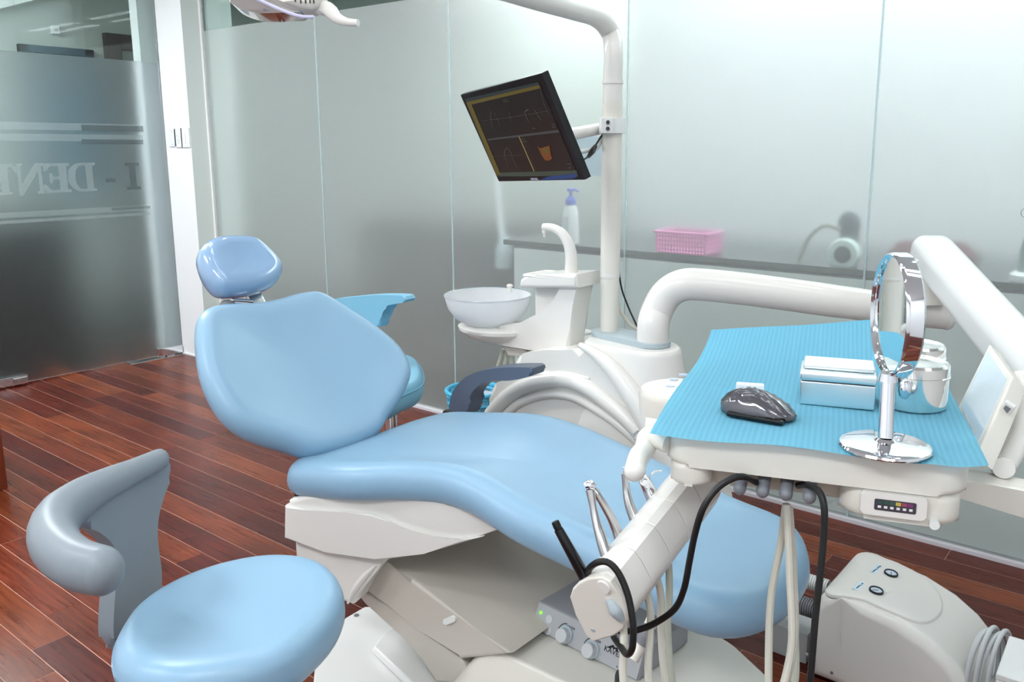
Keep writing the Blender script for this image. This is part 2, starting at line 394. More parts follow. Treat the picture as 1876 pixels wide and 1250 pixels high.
# door lettering positions (y, z) taken on the door plane
for ch, m, (ya, za), (yb, zb) in (('I', LETD, (2.5351,1.0726), (2.6205,1.2347)), ('-', LETD, (2.4127,1.1222), (2.4694,1.1432)), ('D', LETL, (2.1975,1.0728), (2.3575,1.2380)),
                                  ('E', LETL, (2.0625,1.0721), (2.2139,1.2368)), ('N', LETL, (1.9220,1.0688), (2.0798,1.2386)), ('T', LETL, (1.8040,1.0709), (1.9400,1.2375))):
    letter(ch, ya, yb, za, zb, m)
for (ya, za), (yb, zb), m in (((1.8791,1.4210), (2.6675,1.4540), STRL), ((1.8725,1.3604), (2.6619,1.3919), STRL), ((1.8298,0.9665), (2.6558,0.9438), STRL), ((1.8250,0.9223), (2.6635,0.9130), LETL)):
    obj('stripe', box(bm_new(), (XD+.0003, DY0+.02, min(za, zb)), (XD+.0010, yb, max(za, zb)+.008)), m, dr)
for (ya, za), (yb, zb) in (((2.3044,1.4190), (2.6669,1.4475)), ((2.2970,1.3447), (2.6595,1.3658)), ((2.4320,0.9531), (2.6680,0.9634))):
    obj('stripe', box(bm_new(), (XD+.0003, ya, min(za, zb)), (XD+.0010, yb, max(za, zb)+.006)), LETD, dr)
obj('hinge_patch', box(bm_new(), (XD-.024, 2.63, .012), (XD+.014, 2.797, .062), .002), CHROME, dr)
lk = obj('lock_patch', box(bm_new(), (XD-.024, 1.72, .012), (XD+.014, 1.868, .06), .002), CHROME, dr)
obj('lock_case', box(bm_new(), (XD+.014, 1.79, .022), (XD+.026, 1.862, .05), .002), STEEL, lk)
obj('keyhole', cyl(bm_new(), (XD+.026, 1.82, .038), (XD+.029, 1.82, .038), .006), CHROME, lk)
obj('floor_spring', box(bm_new(), (XD-.04, 2.45, -.002), (XD+.03, 2.802, .003), .001, 1), STEEL, dr)
obj('pivot_block', box(bm_new(), (XD-.015, 2.69, .003), (XD+.012, 2.74, .013)), STEEL, dr)
# fixed pane on the near side of the door
w8 = struct('window_8', (XD, 1.1, 0))
obj('frosted_pane', box(bm_new(), (XD-.012, .55, .014), (XD, 1.692, DZ)), DFROST, w8)
obj('clear_pane', box(bm_new(), (XD-.012, .55, DZ+.0004), (XD, 1.692, CH)), CLEAR, w8)
obj('transom_pane', box(bm_new(), (XD-.012, 1.70, 2.456), (XD, 2.797, CH)), CLEAR, dr)
# ---- hall behind the door and the glass
HALLW = mat('hall_wall_paint', (196, 204, 198), .7, var=.02)
HALLF = mat('hall_floor', (24, 19, 17), .3, var=.25, scale=6)
sbox('floor_hall', (-7.6, -1.9, -.05), (-5.3, 5.1, -.002), HALLF)
sbox('floor_back', (-5.3, 2.95, -.05), (1.5, 5.1, -.002), HALLF)
sbox('wall_hall_far', (-7.6, -1.8, 0), (-7.5, 5.1, CH), HALLW)
sbox('wall_hall_back', (-7.6, 5.0, 0), (1.45, 5.1, CH), HALLW)
sbox('wall_column', (-5.36, 2.73, 0), (-5.27, 3.1, CH), PAINT)
sbox('wall_column_back', (-5.3, 2.96, 0), (-4.872, 3.12, CH), PALEG)
sbox('wall_counter', (-2.3, 3.62, 0), (1.35, 3.7, CH), PAINT)
DARKH = mat('darkening_cabinet', (28, 26, 24), .5, var=.1)  # dark cabinets added in the hall to darken the lower glass
sbox('added_cabinet_1', (-6.7, .2, 0), (-6.2, 2.62, .86), DARKH, .004)
sbox('added_cabinet_2', (-4.5, 3.75, 0), (-2.62, 4.2, .86), DARKH, .004)
d2 = struct('door_2', (-7.48, 3.6, 0))
FR = mat('dark_door_frame', (84, 74, 74), .5, var=.1)
(fy0, fz0), (fy1, fz1) = (3.5684,2.2711), (3.9717,2.2754)
for lo, hi in (((-7.5, fy0, 0), (-7.44, fy0+.13, fz0)), ((-7.5, fy1-.13, 0), (-7.44, fy1, fz0)), ((-7.5, fy0+.13, fz0-.13), (-7.44, fy1-.13, fz0))):
    obj('door_frame', box(bm_new(), lo, hi, .004), FR, d2)
obj('door_leaf', box(bm_new(), (-7.5, fy0+.13, 0), (-7.47, fy1-.13, fz0-.13)), mat('hall_door', (140, 150, 144), .5, var=.03), d2)
w7 = struct('window_7', (-7.48, 2.2, 1.2))
(hy0, hz0), (hy1, hz1) = ((2.8982,2.1218), (3.4659,2.0868))
BLUEW = mat('blue_window_frame', (50, 84, 104), .5, var=.1)
for lo, hi in (((-7.5, hy0, hz0-.055), (-7.45, hy1, hz0)), ((-7.5, hy0, .95), (-7.45, hy0+.07, hz0)), ((-7.5, hy1-.07, .95), (-7.45, hy1, hz0))):
    obj('window_frame', box(bm_new(), lo, hi, .003), BLUEW, w7)
obj('pane', box(bm_new(), (-7.5, hy0+.07, .95), (-7.48, hy1-.07, hz0-.05)), mat('blue_pane', (86, 140, 164), .3, var=.1), w7)
dvx = thing('wall_alarm', 'small white box high on the hall wall behind the glass door', 'alarm', (-7.49, (3.1875,2.2494)[0], (3.1875,2.2494)[1]))
obj('alarm_body', box(bm_new(), (-7.5, (3.1600,2.2214)[0], (3.1600,2.2214)[1]), (-7.45, (3.2161,2.2860)[0], (3.2161,2.2860)[1]), .008), SOFTW, dvx)
obj('alarm_lamp', cyl(bm_new(), (-7.45, *(3.1875,2.2494)), (-7.445, *(3.1875,2.2494)), .012, n=12), LGREYP, dvx)
hbx = thing('hanging_brush', 'blurred pale long-handled brush beyond the glass, left of the counter', 'brush', (-2.6281,3.06,0.7732))
obj('handle', tube(bm_new(), [(-2.6673,3.06,1.1984),(-2.6621,3.06,1.0705),(-2.6435,3.06,0.9161)], [.012, .012, .014], 10), SOFTW, hbx)
obj('brush_head', tube(bm_new(), [(-2.6435,3.06,0.9213),(-2.6304,3.06,0.8648),(-2.6386,3.06,0.7591)], [.014, .04, .034], 14), mat('pale_blue_bristle', (196, 212, 220), .6, var=.03), hbx)
obj('hook', tube(bm_new(), [(-2.6438,3.06,0.8952), (-2.525, 3.06, .90)], .005, 8, smooth=False), SOFTW, hbx)
# ---- counter behind the right-hand glass
CZ = .911
ct = struct('trim_3', (-.6, 3.2, 0))
obj('counter_base', box(bm_new(), (-2.47, 2.943, .02), (1.3, 3.6, CZ-.034)), mat('counter_front', (240, 246, 245), .5, var=.01), ct)
obj('counter_top', box(bm_new(), (-2.53, 2.938, CZ-.023), (1.3, 3.62, CZ), .002), GRANITE, ct)
SOFT = mat('white_bottle', (236, 238, 240), .4, var=.01)
PBX = (-2.1745,2.97,0.9283)[0]
pb = thing('pump_bottle', 'white pump bottle with blue pump head behind the frosted glass', 'bottle', (PBX, 2.972, CZ))
obj('bottle_body', lathe(bm_new(), Matrix.Translation((PBX, 2.972, CZ)) @ Matrix.Diagonal((1, .85, 1, 1)), [(0, .001), (.036, .001), (.04, .01), (.039, .07), (.034, .14), (.026, .165), (.014, .172), (0, .172)]), SOFT, pb)
obj('pump_head', lathe(bm_new(), Matrix.Translation((PBX, 2.972, CZ)), [(0, .17), (.023, .171), (.023, .19), (.012, .205), (.007, .208), (.007, .225), (.016, .228), (.016, .24), (0, .243)], 24), mat('blue_pump', (70, 96, 200), .4, var=.02), pb)
obj('nozzle', tube(bm_new(), [(PBX, 2.972, CZ+.234), (PBX+.025, 2.972, CZ+.236), (PBX+.04, 2.972, CZ+.228)], .005, 10), mat('blue_pump', (70, 96, 200)), pb)
lb = bm_new(); box(lb, (PBX-.018, 2.9372, CZ+.06), (PBX+.014, 2.9378, CZ+.12))
obj('label', lb, mat('bottle_label', (222, 226, 230), .6, var=.02), pb)
bk = thing('basket', 'pink plastic basket on the counter behind the frosted glass', 'basket', (-1.53, 3.02, CZ))
PINK = mat('pink_plastic', (240, 150, 205), .4, var=.02)
pkb = bm_new(); (x0, _, z0), (x1, _, z1) = [(-1.7324,2.95,0.8929),(-1.5081,2.95,0.9904)]
x0, x1 = min(x0, x1), max(x0, x1)
by0, by1 = 2.942, 3.09
box(pkb, (x0+.01, by0+.004, CZ+.001), (x1-.01, by1-.008, CZ+.006))
for k in range(17):
    xx = x0+.004+(x1-x0-.014)*k/16; box(pkb, (xx, by0+.002, CZ+.004), (xx+.006, by0+.005, CZ+.08)); box(pkb, (xx, by1-.006, CZ+.004), (xx+.006, by1-.003, CZ+.08))
for k in range(9):
    yy = by0+.002+(by1-by0-.01)*k/8; box(pkb, (x0+.001, yy, CZ+.004), (x0+.004, yy+.006, CZ+.08)); box(pkb, (x1-.005, yy, CZ+.004), (x1-.002, yy+.006, CZ+.08))
for zz in (.012, .03, .048, .064):
    box(pkb, (x0+.002, by0+.001, CZ+zz), (x1-.002, by0+.004, CZ+zz+.006)); box(pkb, (x1-.004, by0+.002, CZ+zz), (x1-.001, by1-.004, CZ+zz+.006))
obj('basket_body', pkb, PINK, bk)
rmb = bm_new()
for lo, hi in (((x0-.008, by0-.004, CZ+.078), (x1+.008, by0+.008, CZ+.088)), ((x0-.008, by1-.008, CZ+.078), (x1+.008, by1+.002, CZ+.088)), ((x0-.008, by0, CZ+.078), (x0+.005, by1, CZ+.088)), ((x1-.005, by0, CZ+.078), (x1+.008, by1, CZ+.088))): box(rmb, lo, hi, .002, 1)
obj('rim', rmb, PINK, bk)
# dark appliance with a pale ring
ap = thing('desk_appliance', 'blurred dark appliance with a pale ring and curved handle behind the glass', 'appliance', (-1.0, 3.03, CZ))
c = Vector((-0.9994,3,0.9525))
lathe_b = lathe(bm_new(), frame((c.x, 3.0, c.z), (1, 0, 0), (0, 0, 1)), [(0, -.03), (.052, -.03), (.056, -.02), (.056, .0), (.05, .012), (.03, .012), (.028, .002), (0, .002)], 40)
obj('ring', lathe_b, mat('pale_ring', (206, 222, 220), .4, var=.02), ap)
obj('dark_core', lathe(bm_new(), frame((c.x, 2.99, c.z), (1, 0, 0), (0, 0, 1)), [(0, .001), (.029, .001), (.03, .006), (.02, .014), (0, .016)], 32), mat('near_black', (30, 36, 40), .5, var=.05), ap)
p2 = Vector((-1.0037,3.05,1.0528))
bb = bm_new(); ball(bb, p2, .04, (1, .7, 1.25), 20); obj('dark_head', bb, mat('slate_blue', (72, 82, 96), .5, var=.05), ap)
obj('stand', box(bm_new(), (c.x-.03, 3.03, CZ), (c.x+.03, 3.07, p2.z), .006), mat('slate_blue', (72, 82, 96)), ap)
obj('handle', tube(bm_new(), [tuple((-1.0235,3.02,1.0383)), tuple((-1.0829,3.02,1.0467)), tuple((-1.1363,3.02,1.0001)), tuple((-1.1649,3.02,0.9299)), ((-1.1708,3.02,0.889)[0], 3.02, CZ+.004)], .0075, 10), mat('beige_cord', (150, 148, 136), .5, var=.03), ap)
rd = thing('storage_pouch', 'blurred dark red pouch on the counter behind the glass, right of the pale ring', 'pouch', (-.74, 3.12, CZ))
rb = bm_new(); box(rb, (-.87, 3.06, CZ), (-.60, 3.2, CZ+.07), .02, 3); ball(rb, (-.80, 3.12, CZ+.07), .05, (1.3, .9, .5)); ball(rb, (-.66, 3.12, CZ+.06), .045, (1.2, .9, .9))
obj('pouch_body', rb, mat('dark_red_cloth', (104, 54, 62), .7, var=.2, scale=30), rd)
sb_ = thing('spray_bottle', 'grey-green tapered bottle behind the glass at the right edge', 'bottle', (-.40, 3.03, CZ))
p = Vector((-0.4319,3,0.9371))
obj('bottle_body', lathe(bm_new(), Matrix.Translation((p.x, 3.0, CZ)), [(0, .003), (.022, .003), (.023, .02), (.02, .1), (.012, .14), (.006, .15), (.004, .18), (0, .182)], 24), mat('grey_green', (120, 142, 138), .4, var=.05), sb_)
obj('foot', lathe(bm_new(), Matrix.Translation((p.x, 3.0, CZ)), [(0, 0), (.04, 0), (.042, .02), (.03, .03), (0, .03)], 24), SOFT, sb_)
wr = bm_new(); q = Vector((-0.4359,2.929,1.1284)); tube(wr, [q+V(.014*math.cos(a*math.pi/6), 0, .014*math.sin(a*math.pi/6)) for a in range(12)], .0009, 6, 36, closed=True)
tag(obj('wire_loop', wr, MIDGREY, origin=q), 'thin wire loop hanging on the glass at the right edge', 'wire loop')
nb = box(bm_new(), ((-2.1349,2.9405,1.2065)[0], 2.9365, (-2.1349,2.9405,1.2065)[2]), ((-1.9873,2.9405,1.3681)[0], 2.937, (-1.9873,2.9405,1.3681)[2]))
tag(obj('paper_note', nb, NOTE, origin=(-2.0561,2.9405,1.208)), 'pale blue paper sheet on the glass behind the monitor arm', 'paper')

# ---- switches on the corner wall
SY = 2.805
for i, (a, b, lab) in enumerate((((312, 236), (324, 269), 'bluish white blank plate left of the two wall switches'), ((323, 234), (334, 270), 'white switch with small buttons, the middle plate on the corner wall'), ((334.5, 234), (347, 270), 'white rocker switch, the right of the plates on the corner wall'))):
    pass
SW = ((((-5.149,2.805,1.3299), (-5.0547,2.805,1.4383)), 'bluish white blank plate left of the two wall switches'), (((-5.0723,2.805,1.3248), (-4.9812,2.805,1.4438)), 'white switch with small buttons, the middle plate on the corner wall'), (((-4.9961,2.805,1.3248), (-4.9008,2.805,1.4426)), 'white rocker switch, right of the three plates on the corner wall'))
for i, ((a, b), lab) in enumerate(SW):
    t = thing('wall_switch', lab, 'switch', ((a[0]+b[0])/2, SY, a[2]), 'plates on the corner wall')
    obj('plate', box(bm_new(), (a[0], SY-.008, a[2]), (b[0], SY, b[2]), .002), mat('bluish_plate', (226, 232, 246), .4, var=.01) if i == 0 else COOLW, t)
    xm = (a[0]+b[0])/2; h = b[2]-a[2]
    if i == 0:
        for k in (.12, .86): obj('screw', cyl(bm_new(), (xm, SY-.008, a[2]+h*k), (xm, SY-.0095, a[2]+h*k), .002, n=10), MIDGREY, t)
    else:
        obj('rocker', box(bm_new(), (xm-.008, SY-.0115, a[2]+h*.22), (xm+.008, SY-.007, a[2]+h*.8), .001, 1), COOLW, t)
        if i == 1:
            for k in (.33, .56): obj('button', box(bm_new(), (xm-.005, SY-.0125, a[2]+h*k), (xm+.005, SY-.0112, a[2]+h*k+.008)), LGREYP, t)
        else:
            for k in (.4, .6): obj('rocker_line', box(bm_new(), (xm-.008, SY-.012, a[2]+h*k), (xm+.008, SY-.0113, a[2]+h*k+.001)), LGREYP, t)
# brown cabinet at the left edge
cb = thing('wooden_cabinet', 'reddish brown wooden cabinet corner at the left edge of the room', 'cabinet', (-3.9, .85, 0))
obj('cabinet_body', box(bm_new(), (-4.2, .5, .0), (-3.614, 1.187, .74), .002, 1), MAHOG, cb)
obj('cabinet_top', box(bm_new(), (-4.22, .48, .74), (-3.6, 1.2, .765), .003, 1), MAHOG, cb)

# ================================================================== DENTAL CHAIR
ch = thing('dental_chair', 'pale blue reclined dental chair with white base and leg rest', 'dental chair', (-1.3, 1.4, 0))
ZX = (-1.8, -1.62, -1.45, -1.28, -1.1, -.55, -.3); ZZ = (.575, .585, .615, .635, .615, .525, .485)
def zseat(x):
    for i in range(len(ZX)-1):
        if x <= ZX[i+1] or i == len(ZX)-2:
            t = max(0, (x-ZX[i])/(ZX[i+1]-ZX[i])); return ZZ[i]+(ZZ[i+1]-ZZ[i])*t
def zs(x): return sum(zseat(x+d) for d in (-.1, -.05, 0, .05, .1))/5
seat_out = [(-1.6815,1.1452),(-1.7062,1.1927),(-1.6951,1.2424),(-1.6845,1.3113),(-1.688,1.4328),(-1.689,1.5732),(-1.6443,1.6805),(-1.5035,1.7099),(-1.3445,1.729),(-1.2308,1.7218),(-1.1404,1.7147),(-0.9487,1.6986),(-0.7771,1.6834),(-0.6624,1.6899),(-0.6055,1.6671),(-0.5624,1.6038),(-0.5377,1.5276),(-0.5332,1.4154),(-0.5622,1.3178),(-0.6128,1.2637),(-0.6796,1.2443),(-0.7687,1.2373),(-0.8828,1.2391),(-1.0387,1.2273),(-1.1738,1.2428),(-1.2652,1.2359),(-1.3615,1.195),(-1.4614,1.1532),(-1.5946,1.1318),(-1.6491,1.1259)]
def seat_fn(v): return V(v.x, v.y, v.z+zs(v.x)-.045)
obj('seat', cushion(bm_new(), seat_out, Matrix.Identity(4), .09, .05, .012, 120, seat_fn), VINYL, ch)
bo, bu, bv = ((-1.62,1.3,0.55),(0,1,0),(-0.6691,0,0.7431))
BM = frame(bo, bu, bv)
back_out = [(-0.1673,0.499),(-0.1023,0.501),(-0.0337,0.4942),(0.0347,0.4968),(0.1074,0.5012),(0.1634,0.4861),(0.222,0.4048),(0.2717,0.322),(0.2959,0.2461),(0.2896,0.1817),(0.2538,0.1393),(0.1969,0.1009),(0.1481,0.073),(0.1052,0.0466),(0.0391,0.0339),(-0.0306,0.0337),(-0.0918,0.0426),(-0.1294,0.0612),(-0.1628,0.086),(-0.2084,0.1143),(-0.2495,0.1483),(-0.2769,0.1943),(-0.2858,0.2497),(-0.2806,0.3097),(-0.2608,0.3754),(-0.2359,0.4342),(-0.2077,0.478)]
def back_fn(v): return V(v.x, v.y, v.z+.0-.9*max(0, abs(v.x)-.02)**2*0+.35*v.x*v.x)
obj('backrest', cushion(bm_new(), back_out, BM @ Matrix.Translation((0, 0, -.01)), .085, .045, .014, 110, back_fn), VINYL, ch)
cx_ = sum(p[0] for p in back_out)/len(back_out); cy_ = sum(p[1] for p in back_out)/len(back_out)
shell = [(cx_+(a-cx_)*.95+.012, cy_+(b-cy_)*.95+.01) for a, b in back_out]
obj('backrest_shell', cushion(bm_new(), shell, BM @ Matrix.Translation((0, 0, -.052)), .05, .03, 0, 90, lambda v: V(v.x, v.y, v.z+.35*v.x*v.x)), WHITE2, ch)
obj('back_hinge', box(bm_new(), (-1.68, 1.15, .47), (-1.58, 1.53, .56), .02), BLACK, ch)
ho, hu, hv = ((-2.06,1.3,1.05),(0,1,0),(-0.6428,0,0.766))
HM = frame(ho, hu, hv)
head_out = [(-0.1262,-0.004),(-0.0998,0.0247),(-0.0569,0.0398),(-0.001,0.0377),(0.0471,0.0253),(0.0749,-0.0171),(0.0895,-0.0656),(0.0771,-0.0972),(0.04,-0.1228),(-0.0168,-0.1354),(-0.0807,-0.1339),(-0.1214,-0.1205),(-0.1356,-0.0841),(-0.1363,-0.0445)]
hd = obj('headrest', cushion(bm_new(), head_out, HM @ Matrix.Translation((0, 0, -.005)), .085, .036, .006, 72), WRAP, ch)
obj('headrest_bracket', box(bm_new(), (-.022, -.20, -.05), (.022, -.05, -.035), .004, 2, HM), STEEL, ch)
hb = bm_new(); a = Vector((-1.9664,1.217,0.9385)); b = Vector((-1.9579,1.2654,0.9283)); n_ = BM.to_3x3() @ V(0, 0, -.02)
cyl(hb, a+n_, b+n_, .012); obj('headrest_joint', hb, CHROME, ch)
hb = bm_new(); ball(hb, a+n_*1.6+V(-.0, -.012, .0), .02, (1, 1, .8)); obj('joint_knob', hb, MIDGREY, ch)
# shells under the seat
CSO = V(-1.65, 1.13, 0); M1 = frame(CSO, (.951, .309, 0), (0, 0, 1))
def clampz(P): return [(a, min(b, zs(-1.65+.951*a)-.065)) for a, b in P]
obj('seat_casing', prism(bm_new(), clampz([(-0.0101,0.4903),(-0.0182,0.395),(0.0954,0.3789),(0.2293,0.3828),(0.3584,0.4241),(0.5077,0.4909),(0.585,0.5237),(0.5277,0.5361),(0.4696,0.5654),(0.3349,0.5585),(0.1633,0.5336),(0.0423,0.5119)]), M1, -.46, 0, .012), WHITE, ch)
obj('casing_step', prism(bm_new(), clampz([(-0.0123,0.4817),(-0.0197,0.3962),(0.0955,0.3803),(0.2293,0.3814),(0.3583,0.4214),(0.505,0.4866),(0.448,0.472),(0.387,0.4646),(0.3279,0.4694),(0.2722,0.4858),(0.2269,0.4961),(0.1612,0.4914),(0.0402,0.4785)]), M1, -.02, .010, .007), WHITE, ch)
obj('rear_skirt', prism(bm_new(), [(-0.0102,0.3963),(-0.0098,0.3323),(0.0088,0.2782),(0.0727,0.2501),(0.1487,0.2407),(0.1843,0.2971),(0.2281,0.3537),(0.2658,0.3919),(0.2304,0.4089),(0.097,0.4071)], M1, -.42, -.012, .014), WHITE, ch)
obj('skirt_rib', tube(bm_new(), [M1 @ V(a, b, -.012) for a, b in [(0.1368,0.2455),(0.1584,0.2851),(0.1887,0.3258),(0.2196,0.3591)]], [.003, .008, .008, .003], 10), WHITE, ch)
LIFT = mat('warm_grey_plastic', (196, 190, 180), .3, var=.015, scale=3)
obj('lift_arm', prism(bm_new(), [(-1.5096,0.3585),(-1.4461,0.3359),(-1.371,0.3312),(-1.1475,0.2747),(-1.0679,0.2563),(-1.2189,0.1824),(-1.3409,0.218),(-1.5207,0.2362),(-1.597,0.2724)], XZ(1.25), -.36, 0, .012), LIFT, ch)
obj('lower_arm', prism(bm_new(), [(-1.5941,0.2159),(-1.5353,0.2258),(-1.3535,0.2132),(-1.2304,0.1799),(-1.1844,0.1219),(-1.3145,0.0806),(-1.3511,0.133),(-1.4275,0.158),(-1.5578,0.1941)], XZ(1.262), -.34, 0, .008), LIFT, ch)
obj('arm_slot', prism(bm_new(), rrect(0, 0, .045, .014, .006), frame((-1.2459,1.247,0.2726), (.82, 0, .57), (-.57, 0, .82)), -.003, .0015, .001, 1), COOLW, ch)
BASEW = mat('base_enamel', (232, 233, 231), .25, var=.01, scale=2)
pl = bm_new()
plate_xy = [(-1.6197,1.1471),(-1.7467,1.3452),(-1.7504,1.4178)]+[(-1.45, 1.66), (-.9, 1.66), (-.9, .98), (-1.42, .98)]
prism(pl, [plate_xy[0]]+[plate_xy[1], plate_xy[2]]+plate_xy[3:], Matrix.Identity(4), .0, .05, .006)
bp_ = obj('base_plate', pl, BASEW, ch)
obj('base_step', prism(bm_new(), [(-1.5496,1.274),(-1.5771,1.3309),(-1.5706,1.3919),(-1.483,1.4371),(-1.2426,1.3828),(-1.1113,1.2344),(-1.342,1.2246)], Matrix.Identity(4), .05, .075, .01), BASEW, ch)
obj('bolt_hole', cyl(bm_new(), Vector((-1.7305,1.3719,0.05)), Vector((-1.7305,1.3719,0.05))+V(0, 0, .0015), .007, n=16), MIDGREY, ch)
# foot-end cover: a tapering hump the control box stands on
hz = .235
top = [(-1.165, 1.27), (-1.2, 1.66), (-.74, 1.62), (-.585, 1.53), (-.56, 1.27)]
hb = bm_new()
def rp(P, r):    # rounded polygon
    out = []
    for i in range(len(P)):
        a, b, c = [Vector((*P[k % len(P)], 0)) for k in (i-1, i, i+1)]
        d1 = (a-b).normalized(); d2 = (c-b).normalized(); rr = min(r, (a-b).length*.45, (c-b).length*.45)
        for k in range(7):
            t = k/6; out.append((b+d1*rr)*(1-t)**2+b*2*t*(1-t)+(b+d2*rr)*t*t)
    return out
T = rp(top, .035); cT = sum(T, V(0, 0, 0))/len(T)
rgs = []
for s, z in ((1.42, .0), (1.36, .06), (1.17, .15), (1.07, .2), (1.03, .223), (1.0, .232), (.965, hz)):
    rgs.append([(cT.x+(q.x-cT.x)*s, cT.y+(q.y-cT.y)*s, z) for q in T])
loft(hb, rgs); obj('foot_cover', hb, WHITE2, ch, ang=50)
# dark armrest on the far side
obj('armrest', prism(bm_new(), [(-1.6957,0.5474),(-1.6944,0.5927),(-1.6756,0.6308),(-1.6376,0.6685),(-1.584,0.6968),(-1.5118,0.7196),(-1.3928,0.7404),(-1.3835,0.7299),(-1.391,0.7165),(-1.4625,0.6921),(-1.5389,0.6774),(-1.5892,0.6495),(-1.6176,0.6119),(-1.6274,0.561)], XZ(1.72), -.06, 0, .014, 4, smooth=70), DGREY, ch)
obj('armrest_base', box(bm_new(), ((-1.6906,1.75,0.5162)[0]-.03, 1.71, .47), ((-1.6906,1.75,0.5162)[0]+.03, 1.79, .56), .008), BLACK, ch)

# ================================================================== STOOLS
def stool_seat(out, z, th, m, parent, amp=.012):
    cxx = sum(p[0] for p in out)/len(out); cyy = sum(p[1] for p in out)/len(out)
    def fn(v):
        k = min(1, ((v.x-cxx)**2+(v.y-cyy)**2)/.03)
        return V(v.x, v.y, v.z+z+(amp*math.sin((v.x-cxx)*9+(v.y-cyy)*3.5) if v.z > 0 else 0))
    return obj('seat', cushion(bm_new(), out, Matrix.Identity(4), th, .045, .006, 88, fn), m, parent)
st = thing('dental_stool', 'blue saddle-seat stool with grey wraparound backrest in the left foreground', 'stool', (-1.31, .76, 0))
stool_seat([(-1.3635,0.567),(-1.421,0.6037),(-1.4818,0.6692),(-1.5109,0.7573),(-1.5012,0.8534),(-1.4508,0.9279),(-1.3692,0.9622),(-1.2806,0.9586),(-1.1922,0.9194),(-1.137,0.8624),(-1.1044,0.797),(-1.0867,0.7208),(-1.1085,0.6456),(-1.17,0.5807),(-1.2446,0.5497),(-1.3084,0.5478)], .475, .085, VINYL, st)
zA = .70
arm_c = [(-1.6204,0.8067,0.7),(-1.5985,0.7486,0.7),(-1.5763,0.6853,0.7),(-1.5456,0.6221,0.7),(-1.4958,0.5639,0.7),(-1.4317,0.526,0.7),(-1.3577,0.506,0.7),(-1.288,0.5042,0.7),(-1.2429,0.5158,0.7)]
ab = bm_new(); tube(ab, arm_c, [.019, .022, .027, .032, .036, .038, .037, .035, .033], 20, 90, flat=1.15, upv=(0, 0, 1), cap=False)
ball(ab, Vector(arm_c[-1]), .033, (1, 1, 1.15), 20); ball(ab, Vector(arm_c[0]), .019, (1, 1, 1.15), 16)
so, su, sv = ((-1.6,0.72,0.5),(0.4229,-0.9062,0),(0,0,1))
SM = frame(so, su, sv)
plate = [(-0.1109,0.1968),(-0.1306,0.1752),(-0.1257,0.1506),(-0.0975,0.1199),(-0.074,0.0822),(-0.065,0.0386),(-0.0672,-0.035),(-0.0589,-0.0856),(-0.0435,-0.126),(-0.0153,-0.152),(0.0329,-0.1549),(0.0711,-0.1241),(0.0796,-0.089),(0.0683,-0.0271),(0.0516,0.0319),(0.0555,0.0787),(0.0865,0.1208),(0.1223,0.1534),(0.1044,0.1877),(0.0334,0.1994),(-0.0625,0.2076)]
obj('backrest_web', prism(bm_new(), plate, SM, -.016, .018, .014, 4, smooth=90), GREYRUB, st)
obj('backrest_arm', ab, GREYRUB, st)
obj('back_post', tube(bm_new(), [(-1.5865,0.6911,0.3528), (-1.55, .715, .36), (-1.45, .74, .37), (-1.33, .76, .41)], .018, 12), GREYRUB, st)
obj('column', cyl(bm_new(), (-1.31, .76, .1), (-1.31, .76, .44), .025), CHROME, st)
for k in range(5):
    a = k*2*math.pi/5+.3; e = V(-1.31+.26*math.cos(a), .76+.26*math.sin(a), .07)
    lg = obj('leg', tube(bm_new(), [(-1.31, .76, .11), e], [.024, .014], 10, smooth=False), BLACK, st)
    cs = bm_new(); cyl(cs, e+V(-.012, 0, -.045), e+V(.012, 0, -.045), .025); cyl(cs, e+V(0, 0, -.04), e+V(0, 0, 0), .007); obj('caster', cs, BLACK, lg)
# assistant's stool behind the backrest
a2 = thing('assistant_stool', 'light blue stool with swing arm half hidden behind the chair backrest', 'stool', (-2.3, 2.02, 0))
out2 = [(-2.1956,2.0947),(-2.3412,2.2036),(-2.4423,2.2119),(-2.4854,2.1234),(-2.4097,1.9275),(-2.2712,1.7672),(-2.1044,1.6999),(-2.0348,1.7542),(-2.0635,1.8881),(-2.0969,1.9887)]
obj('seat', cushion(bm_new(), out2, Matrix.Translation((0, 0, .485)), .095, .035, -.004, 72), CYAN, a2)
obj('seam', tube(bm_new(), [Vector((p[0], p[1], .505)) for p in out2], .0022, 6, 72, closed=True), CYAN, a2)
obj('arm', prism(bm_new(), [(-2.6099,0.7476),(-2.4798,0.7764),(-2.3269,0.8008),(-2.1975,0.8126),(-2.1757,0.8053),(-2.179,0.7914),(-2.2271,0.7801),(-2.2852,0.7637),(-2.31,0.7348),(-2.3148,0.7001),(-2.3335,0.6815),(-2.4241,0.68),(-2.5475,0.7126)], XZ(2.0), -.05, 0, .011, 3, smooth=80), CYAN, a2)
obj('arm_post', tube(bm_new(), [(-2.38, 2.03, .70), (-2.42, 2.04, .58), (-2.40, 2.03, .44), (-2.3, 2.02, .43)], .02, 12), GREYP, a2)
obj('column', cyl(bm_new(), (-2.3, 2.02, .1), (-2.3, 2.02, .45), .025), CHROME, a2)
for k in range(5):
    a = k*2*math.pi/5; e = V(-2.3+.24*math.cos(a), 2.02+.24*math.sin(a), .05)
    obj('leg', tube(bm_new(), [(-2.3, 2.02, .11), e, e+V(0, 0, -.048)], [.022, .014, .02], 10, smooth=False), BLACK, a2)

